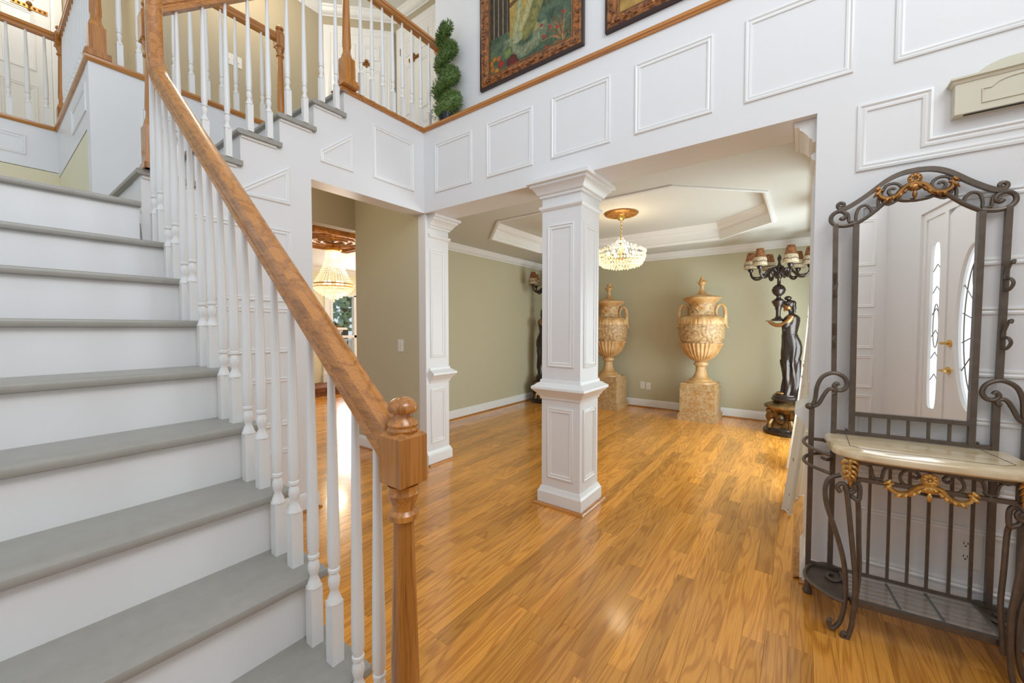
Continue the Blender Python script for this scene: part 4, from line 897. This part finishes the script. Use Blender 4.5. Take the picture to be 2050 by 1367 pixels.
# ================================================================== PICTURES
def picture(label, x0, w, z0, hh, paint, nx, nz, zfine):
    YW = 2.759; fw_ = .088
    t = thing('picture', label, 'picture', (x0 + w / 2, YW, z0), 0)
    P = rect(x0, x0 + w, z0, z0 + hh)
    obj('frame', MB().sweep(P, [(.002, 0), (.004, .03), (.016, .036), (.03, .03), (.055, .038), (.072, .03), (.078, .022), (fw_, .02), (fw_, .008)], fY(YW), True), 'frame_wood', t, 25)
    obj('frame_edge', MB().sweep(P, [(-.012, 0), (-.012, .026), (.004, .032), (.006, .01)], fY(YW), True), 'frame_edge', t, 25)
    obj('frame_slip', MB().sweep(rect(x0 + fw_ - .004, x0 + w - fw_ + .004, z0 + fw_ - .004, z0 + hh - fw_ + .004), [(0, .01), (0, .023), (.007, .023), (.008, .008)], fY(YW), True), 'bronze_skin', t, 25)
    rc = random.Random(2)
    cv = MB()
    n = int(2 * (w + hh) / .022)
    for i in range(n):
        d = i / n * 2 * (w + hh)
        p = (x0 + d, z0 + .043) if d < w else (x0 + w - .043, z0 + d - w) if d < w + hh else (x0 + w - (d - w - hh), z0 + hh - .043) if d < 2 * w + hh else (x0 + .043, z0 + hh - (d - 2 * w - hh))
        p = (min(max(p[0], x0 + .03), x0 + w - .03), min(max(p[1], z0 + .03), z0 + hh - .03))
        cv.ball((p[0] + rc.uniform(-.012, .012), YW - .036, p[1] + rc.uniform(-.012, .012)), rc.uniform(.007, .013), 6, 4, (1.3, .5, 1))
    obj('frame_carving', cv, 'frame_wood', t, 40)['kind'] = 'stuff'
    ax0, ax1, az0, az1 = x0 + fw_, x0 + w - fw_, z0 + fw_, z0 + hh - fw_
    v = []; cols = []
    for j in range(nz + 1):
        tz = j / nz; z = az0 + (az1 - az0) * tz
        for i in range(nx + 1):
            x = ax0 + (ax1 - ax0) * i / nx; v.append((x, YW - .012, z)); cols.append(paint(x, z))
    me = bpy.data.meshes.new('canvas'); me.from_pydata(v, [], [(j * (nx + 1) + i, j * (nx + 1) + i + 1, (j + 1) * (nx + 1) + i + 1, (j + 1) * (nx + 1) + i) for j in range(nz) for i in range(nx)])
    ca = me.color_attributes.new('paint', 'FLOAT_COLOR', 'POINT'); ca.data.foreach_set('color', np.array([(*c, 1) for c in cols], dtype=np.float32).ravel())
    me.materials.append(MAT['canvas']); put('canvas', me, t); return t
m = bpy.data.materials.new('canvas'); m.use_nodes = True; n_ = m.node_tree.nodes; at_ = n_.new('ShaderNodeVertexColor'); at_.layer_name = 'paint'
m.node_tree.links.new(at_.outputs[0], n_['Principled BSDF'].inputs['Base Color']); n_['Principled BSDF'].inputs['Roughness'].default_value = .35; MAT['canvas'] = m
_g = np.random.default_rng(3); _N = _g.random((64, 64))
def noise(x, y):
    xi, yi = math.floor(x), math.floor(y); fx, fy = x - xi, y - yi; fx = fx * fx * (3 - 2 * fx); fy = fy * fy * (3 - 2 * fy); q = lambda a, b: _N[a % 64, b % 64]
    return (q(xi, yi) * (1 - fx) + q(xi + 1, yi) * fx) * (1 - fy) + (q(xi, yi + 1) * (1 - fx) + q(xi + 1, yi + 1) * fx) * fy
def mixc(a, b, t): t = max(0, min(1, t)); return tuple(p + (q - p) * t for p, q in zip(a, b))
def lin(r, g, b): return tuple((c / 255) ** 2.2 for c in (r, g, b))
def segd(px, pz, a, b):
    dx, dz = b[0] - a[0], b[1] - a[1]; t = max(0, min(1, ((px - a[0]) * dx + (pz - a[1]) * dz) / (dx * dx + dz * dz))); return math.hypot(px - a[0] - t * dx, pz - a[1] - t * dz), t
PX = lambda *q: [tuple(ony(950 + a / 7.196, b / 7.196, 2.747)[[0, 2]]) for a, b in q]
NECKL = PX((640, 30), (648, 120), (632, 230), (600, 380), (590, 500), (620, 570)); BODY = PX((720, 500))[0]; WING = PX((930, -40), (860, 180), (800, 380), (730, 470)); WING2 = PX((800, 0), (740, 230), (660, 410)); TAIL = PX((870, 380))[0]
REED = [(PX((1265, 580))[0], PX(q)[0]) for q in ((1100, 330), (1050, 440), (960, 480), (1000, 560), (1180, 230), (1240, 150), (1330, 130), (1390, 180), (1400, 320), (1150, 600), (930, 620), (1100, 250), (1300, 240), (980, 400), (1060, 650), (1390, 440))]
FRUIT = [(PX(q)[0], r, c) for q, r, c in (((380, 930), .032, lin(170, 40, 15)), ((290, 860), .022, lin(200, 120, 30)), ((250, 930), .026, lin(180, 110, 30)), ((350, 850), .022, lin(190, 100, 30)), ((540, 880), .055, lin(95, 25, 12)), ((480, 760), .05, lin(110, 130, 75)), ((320, 1020), .022, lin(200, 140, 40)), ((260, 1010), .025, lin(190, 110, 35)), ((300, 910), .018, lin(60, 90, 40)), ((600, 930), .04, lin(110, 30, 14)))]
REDS = [PX(q)[0] for q in ((1280, 160), (1000, 525), (1190, 385), (1090, 385), (960, 370), (1030, 680))]
def swan(x, z):
    n = noise(x * 60, z * 60); n2 = noise(x * 14 + 5, z * 22); n3 = noise(x * 160, z * 40)
    u = (x + 2.26) / .806; v = z - 3.555
    c = mixc(lin(34, 56, 38), lin(96, 118, 90), n2 * .7 + n * .4)
    if v > .30: c = mixc(c, mixc(lin(45, 36, 16), lin(105, 96, 44), n), (v - .30) * 7)
    if u < .27 and v > .29: c = mixc(lin(34, 22, 14), lin(70, 62, 42), n); c = lin(150, 130, 110) if (u * 22) % 1.3 < .25 else c
    if .27 < u < .52 and v > .21 + .1 * abs(u - .4): c = mixc(lin(150, 118, 50), lin(195, 165, 90), n * .6 + v)
    if .27 < u < .55 and abs(v - .50 - (u - .3) * .22) < .02: c = lin(110, 75, 30)
    w = math.hypot((x - BODY[0]) / 1.5, z - BODY[1] + .02)
    if .055 < w < .15 and z < BODY[1] + .03: c = mixc(c, lin(165, 170, 130), (.7 - abs(w - .1) * 9) * (.4 + n))
    if math.hypot((x - TAIL[0]) / 1.1, z - TAIL[1]) < .035: c = lin(160, 150, 90)
    for pts, wd, ca, cb in ((WING, .055, lin(105, 105, 55), lin(150, 145, 80)), (WING2, .03, lin(165, 160, 105), lin(195, 185, 130)), (NECKL, .024, lin(140, 150, 105), lin(185, 188, 140))):
        for a, b in zip(pts, pts[1:]):
            d, t = segd(x, z, a, b)
            if d < wd: c = mixc(cb, ca, d / wd * .8 + (n - .5) * .8)
    if math.hypot((x - NECKL[-1][0]) / 1.3, (z - NECKL[-1][1]) - .015) < .04: c = mixc(lin(150, 158, 110), lin(190, 190, 145), n)
    for i, (a, b) in enumerate(REED):
        for off in (0, .016):
            cpt = (a[0] + (b[0] - a[0]) * .35, max(a[1], b[1]) + .03 + off); pr = a
            for k in range(1, 7):
                t = k / 6; q = tuple((1 - t) ** 2 * a[e] + 2 * t * (1 - t) * cpt[e] + t * t * b[e] - (off if e else 0) for e in (0, 1))
                d, _ = segd(x, z, pr, q); pr = q
                if d < .0042 * (1.25 - t): c = (lin(150, 85, 45), lin(178, 135, 88), lin(70, 98, 58))[(i + (off > 0)) % 3]
    for (fx, fz), r, fc in FRUIT:
        d = math.hypot(x - fx, z - fz)
        if d < r: c = mixc(tuple(1.25 * q for q in fc), tuple(.35 * q for q in fc), (d / r) ** 2 * .8 + (n - .5) * .5)
    for q in REDS:
        if math.hypot(x - q[0], z - q[1]) < .014: c = lin(175, 45, 25)
    return tuple(max(.004, q * .8 * (.72 + .5 * n3)) for q in c)
def still(x, z):
    n = noise(x * 50, z * 50); n2 = noise(x * 12, z * 26)
    c = mixc(lin(120, 80, 30), lin(190, 150, 75), n2)
    if math.hypot((x + .87) * 1.0 - (z - 3.62) * .5, (z - 3.62) * 2.2) < .07: c = mixc(lin(70, 110, 50), lin(150, 170, 110), n)
    return tuple(q * (.7 + .4 * n) for q in c)
picture('framed painting of a swan among reeds on the upper wall', -2.347, .985, 3.458, 1.28, swan, 150, 190, 0)
picture('gilt framed golden painting, only its lower corner showing above the oak cap', -1.169, .985, 3.458, 1.28, still, 40, 52, 0)

# ================================================================== SMALL WALL FITTINGS
def plate(name, label, cat, c, w, hh, fn, kind, group=None):
    """wall plate at c=(a, z); fn maps (a, z, out)"""
    t = thing(name, label, cat, fn(c[0], c[1], 0), 0, group); a, z = c
    def bx(a0, a1, z0, z1, o0, o1):
        m = MB(); P = [fn(p, q, o) for o in (o0, o1) for p, q in ((a0, z0), (a1, z0), (a1, z1), (a0, z1))]
        return m.add(P, [(0, 3, 2, 1), (4, 5, 6, 7), (0, 1, 5, 4), (1, 2, 6, 5), (2, 3, 7, 6), (3, 0, 4, 7)])
    obj('cover_plate', bx(a - w / 2, a + w / 2, z - hh / 2, z + hh / 2, .0005, .006), 'plate_white', t, 0)
    if kind == 'outlet':
        for s in (-1, 1):
            so = obj('socket', bx(a - w * .24, a + w * .24, z + s * hh * .19 - .014, z + s * hh * .19 + .014, .006, .0085), 'plate_white', t, 0)
            m = MB()
            for q in (-.007, .005): k = bx(a + q, a + q + .0025, z + s * hh * .19 - .001, z + s * hh * .19 + .009, .0085, .0092); m.add(k.v, k.f)
            k = bx(a - .003, a + .003, z + s * hh * .19 - .011, z + s * hh * .19 - .006, .0085, .0092); m.add(k.v, k.f); sub('slot', m, 'slot', so, 0)
    elif kind == 'switch':
        n = max(1, round(w / .045 - .6))
        for i in range(n):
            ac = a + (i - (n - 1) / 2) * .046; obj('toggle', bx(ac - .006, ac + .006, z - .012, z + .016, .006, .016), 'trim_white', t, 0)
    elif kind == 'jack': obj('jack', bx(a - .008, a + .008, z - .008, z + .008, .006, .009), 'chime_cream', t, 0)
    elif kind == 'keypad':
        obj('keypad_face', bx(a - w * .3, a + w * .3, z - hh * .38, z + hh * .38, .006, .01), 'plate_white', t, 0)
        for i in range(5): obj('key', bx(a - w * .02, a + w * .18, z - hh * .3 + i * hh * .14, z - hh * .3 + i * hh * .14 + hh * .07, .01, .012), 'chime_cream', t, 0)
plate('wall_switch', 'white dimmer switch plate on the taupe hall wall', 'switch', (-3.277, 1.163), .078, .122, fY(YB + .008), 'keypad')
plate('wall_outlet', 'left of two white plates low on the wall beside the urn', 'outlet', (-2.168, .372), .076, .118, fY(DY1), 'outlet')
plate('wall_outlet', 'right of two white plates low on the wall beside the urn', 'outlet', (-2.07, .364), .076, .118, fY(DY1), 'jack')
plate('wall_outlet', 'white outlet low on the panelled wall behind the hall stand bars', 'outlet', (.597, .365), .10, .15, fY(YB), 'outlet')
plate('light_switch', 'white double switch plate on the tan gallery wall', 'switch', (1.815, 4.35), .165, .12, fX(CX), 'switch')
# door chime box
cb = thing('door_chime', 'cream door chime box with arched top high on the panelled wall', 'door chime', (.68, YB, 2.31))
bx0, bx1, bz0, bz1, bd = .505, .86, 2.245, 2.375, .055
obj('body', MB().box(bx0, bx1, YB - bd, YB - .0005, bz0, bz1), 'chime_cream', cb, 0)
obj('cornice', MB().sweep([(bx1, YB), (bx1, YB - bd), (bx0, YB - bd), (bx0, YB)][::-1], [(.0, bz1 - .004), (-.004, bz1 - .002), (-.008, bz1 + .008), (-.016, bz1 + .012), (-.016, bz1 + .02), (0, bz1 + .02)], fZ), 'chime_cream', cb, 25)
ac = (bx0 + bx1) / 2
obj('arched_crest', MB().prism([(ac + .115 * math.cos(a), bz1 + .018 + .055 * math.sin(a)) for a in [i * math.pi / 14 for i in range(15)]], YB - .03, YB - .001, 'y'), 'chime_cream', cb, 30)
pp = [(ac - .1, bz0 + .03), (ac + .1, bz0 + .03), (ac + .1, bz1 - .045), (ac + .075, bz1 - .045)] + [(ac + .07 * math.cos(a), bz1 - .045 + .028 * math.sin(a)) for a in [i * math.pi / 10 for i in range(1, 10)]] + [(ac - .075, bz1 - .045), (ac - .1, bz1 - .045)]
obj('front_molding', MB().tube([(p[0], YB - bd - .001, p[1]) for p in pp], .0038, 6, closed=True, up=UPN), 'chime_cream', cb)
obj('sound_slot', MB().box(bx0 + .03, bx1 - .06, YB - bd + .012, YB - bd + .03, bz0 - .001, bz0 + .002), 'slot', cb, 0)

# ================================================================== LACE CURTAINS
def curtain(label, y0, y1, xt, flare, ztop, dz):
    t = thing('curtain', label, 'curtain', (xt, (y0 + y1) / 2, 0), 0, 'lace curtains at the dining room window')
    ny, nz = 60, 46; v = []
    def P(s, q):
        z = dz + (ztop - dz) * q; k = (1 - q) ** 1.8; y = y0 + (y1 - y0) * s + .10 * k * (s - .3); ru = .022 * math.sin(s * 34 + 2 * q) * (1 - .3 * q) + .012 * math.sin(s * 71)
        return (xt - flare * k * (.45 + .55 * math.sin(math.pi * min(1, s * .8 + .35))) + ru, y, z)
    for j in range(nz + 1):
        for i in range(ny + 1): v.append(P(i / ny, j / nz))
    f = [(j * (ny + 1) + i, j * (ny + 1) + i + 1, (j + 1) * (ny + 1) + i + 1, (j + 1) * (ny + 1) + i) for j in range(nz) for i in range(ny)]
    m = MB().add(v, f); o = obj('panel', m, 'lace', t, 60)
    obj('hem', MB().tube([(a[0], a[1], a[2] + .004) for a in v[:ny + 1]], .004, 5), 'trim_white', t)
    rr_ = random.Random(8); e = MB(); g = MB()
    for i in range(70):
        s, q = rr_.random(), rr_.random() * .62; p = P(s, q); (e if i % 3 else g).ball((p[0] - .004, p[1], p[2]), rr_.uniform(.006, .014), 6, 4, (.3, 1, 1))
    obj('embroidery', e, 'medallion_pale', t)['kind'] = 'stuff'; obj('embroidery', g, 'brick', t)['kind'] = 'stuff'
    return t
curtain('sheer embroidered lace curtain sweeping the floor just behind the right jamb', 3.42, 3.92, .085, .15, 2.4, .012)
curtain('farther sheer lace curtain beside the statue lamp', 4.5, 4.92, .085, .15, 2.4, .012)
tag(obj('curtain_rod', MB().tube([(.085, 3.3, 2.43), (.085, 6.2, 2.43)], .014, 10).ball((.085, 3.3, 2.43), .024, 10, 6), 'brass'), 'brass rod carrying the lace curtains', 'curtain rod')

# ================================================================== GALLERY DOORS
def door(name, label, o0, dirv, nrm, w, hh):
    """six-panel door; o0 = bottom start corner, dirv along the wall, nrm out of it"""
    o0 = Vector(o0); dv = Vector(dirv).normalized(); nv = Vector(nrm).normalized()
    fn = lambda a, b, h: tuple(o0 + dv * a + nv * h + Vector((0, 0, b)))
    d = struct(name, MB().sweep([(-.09, 0), (-.09, hh + .09), (w + .09, hh + .09), (w + .09, 0)][::-1], [(0, .0), (0, .022), (.012, .026), (.07, .02), (.088, .012), (.088, 0)], fn), 'trim_white', label, 25)
    q = [fn(a, b, h) for h in (.001, .012) for a, b in rect(0, w, 0.01, hh)]
    lf = obj('door_leaf', MB().add(q, [(0, 3, 2, 1), (4, 5, 6, 7), (0, 1, 5, 4), (1, 2, 6, 5), (2, 3, 7, 6), (3, 0, 4, 7)]), 'trim_white', d, 0)
    for a0, a1 in ((.1 * w / .76, w / 2 - .05), (w / 2 + .05, w - .1 * w / .76)):
        for b0, b1 in ((.18, .82), (.98, 1.62), (1.74, hh - .12)):
            sub('door_panel', MB().sweep(rect(a0, a1, b0, b1), PANEL, lambda a, b, h: fn(a, b, h + .012), True), 'trim_white', lf, 30)
    return d, fn, lf
def plaque(label, fn, a, z, w=.19):
    t = thing('door_plaque', label, 'plaque', fn(a, z, .013), 0, 'brass ornaments on the gallery doors')
    P = [fn(p, q, o) for o in (.013, .022) for p, q in ((a - w / 2, z - .022), (a + w / 2, z - .022), (a + w / 2, z + .022), (a - w / 2, z + .022))]
    obj('plate', MB().add(P, [(0, 3, 2, 1), (4, 5, 6, 7), (0, 1, 5, 4), (1, 2, 6, 5), (2, 3, 7, 6), (3, 0, 4, 7)]), 'old_gold', t, 0)
    m = MB()
    for i in range(7): m.ball(fn(a - w * .42 + i * w * .14, z, .024), .012, 7, 5)
    m.ball(fn(a, z + .035, .02), .025, 8, 6); m.ball(fn(a, z - .03, .02), .016, 8, 6); obj('relief', m, 'old_gold', t)
s2_ = 1 / math.sqrt(2)
d2, f2, l2 = door('door_2', 'white panelled door in the angled gallery wall', (CX + .12 * s2_ + .003 * s2_, CY + .12 * s2_ - .003 * s2_, ZF), (1, 1, 0), (1, -1, 0), .72, 2.06)
plaque('brass ornament on the door of the angled gallery wall', f2, .45, 1.69)
d3, f3, l3 = door('door_3', 'white panelled door at the gallery end, left of the topiary', (EX + .10, EY - .003, ZF), (1, 0, 0), (0, -1, 0), .62, 2.08)
plaque('brass ornament on the gallery end door', f3, .26, 1.67)
d4, f4, l4 = door('door_4', 'white panelled door at the far left of the gallery', (-6.92 + .003, -.25, ZF), (0, 1, 0), (1, 0, 0), .86, 2.04)
plaque('large brass ornament on the door at the far left', f4, .71, 1.655, .26)
for z in (.25, .92, 1.8): sub('hinge', MB().tube([f3(-.004, z, .02), f3(-.004, z + .09, .02)], .008, 6), 'old_gold', l3)

# ================================================================== LIVING ROOM AND OUTSIDE
fp = thing('fireplace', 'cream fireplace surround on a low brick hearth in the living room', 'fireplace', (-8.2, 4.4, 0))
rb_ = random.Random(6)
for j in range(2):
    for i in range(9): put('brick', (lambda me: me)(MB().box(-.095, .095, -.042, .042, -.03, .03).mesh('brick', 'brick', 0)) if not i and not j else bpy.data.meshes['brick'], fp, (-7.62 - .0 + rb_.uniform(-.004, .004), 3.30 + i * .2 + (.1 if j else 0), .032 + j * .066)).rotation_euler = (0, 0, R(90))
obj('hearth_slab', MB().box(-9.0, -7.58, 3.2, 5.15, .131, .165).box(-9.0, -7.66, 3.22, 5.1, 0, .131), 'brick', fp, 0)
obj('surround', MB().box(-9.0, -8.35, 3.3, 4.78, .165, 1.25), 'cream_wall', fp, 0)
for y0, y1 in ((3.35, 3.62), (4.45, 4.75)): obj('leg_panel', MB().box(-8.35, -8.31, y0, y1, .165, 1.2).box(-8.31, -8.28, y0 - .02, y1 + .02, .165, .36), 'trim_white', fp, 0)
obj('mantel_shelf', MB().box(-9.0, -8.2, 3.2, 4.95, 1.30, 1.35).box(-9.0, -8.27, 3.24, 4.88, 1.25, 1.30), 'trim_white', fp, 0)
tag(obj('mantel_ornament', MB().prism([(4.55, 1.352), (4.93, 1.352), (4.74, 1.46)], -8.5, -8.35, 'x'), 'bronze_gold'), 'small dark ornament on the living room mantel shelf', 'ornament')
dk = thing('deck_railing', 'white deck railing outside the living room window', 'railing', (-11.4, 6, 0))
obj('top_rail', MB().box(-11.45, -11.36, 3.5, 10.5, .95, 1.0), 'trim_white', dk, 0); obj('bottom_rail', MB().box(-11.43, -11.38, 3.5, 10.5, .1, .15), 'trim_white', dk, 0)
pk = MB().box(-.02, .02, -.035, .035, .15, .95).mesh('picket', 'trim_white', 0)
for y in (3.5, 7.0, 10.4): obj('deck_post', MB().box(-11.46, -11.35, y, y + .1, -.04, 1.05), 'trim_white', dk, 0)
for i in range(48): put('picket', pk, dk, (-11.405, 3.6 + i * .14, 0))
g = struct('ground', MB().box(-32, -9.3, -6, 26, -.5, -.3), 'grass', 'lawn outside the living room window')
g2 = struct('deck_floor', MB().box(-11.6, -9.15, 3.4, 10.6, -.12, -.04), 'tread_paint', 'deck outside the living room window')
rt_ = random.Random(9)
for k, (tx, ty, th, tr) in enumerate(((-19, 5.6, 6.6, 2.4), (-19, 11.3, 7.4, 2.7), (-19, 17.0, 6.2, 2.4))):
    t = thing('tree', ['leafy tree at the left of the three behind the deck', 'tallest leafy tree, filling the window view behind the deck', 'leafy tree at the right of the three behind the deck'][k], 'tree', (tx, ty, -.3), 0, 'trees outside the window')
    obj('trunk', MB().tube([(tx, ty, -.3), (tx + .1, ty, th * .4), (tx, ty, th * .7)], [.2, .15, .08], 8), 'frame_edge', t)
    lv = MB()
    for i in range(3200):
        d = Vector((rt_.gauss(0, 1), rt_.gauss(0, 1), rt_.gauss(0, 1))).normalized() * tr * rt_.uniform(.45, 1.0); p = Vector((tx, ty, th * .6)) + Vector((d.x, d.y, d.z * th / tr * .45))
        s = Vector((rt_.gauss(0, 1), rt_.gauss(0, 1), rt_.gauss(0, 1))).normalized() * .16; q = s.orthogonal().normalized() * .12; lv.add([p - s, p + q, p + s, p - q], [(0, 1, 2, 3)])
    o = obj('crown', lv, 'leaf_pale', t, 0); o['kind'] = 'stuff'
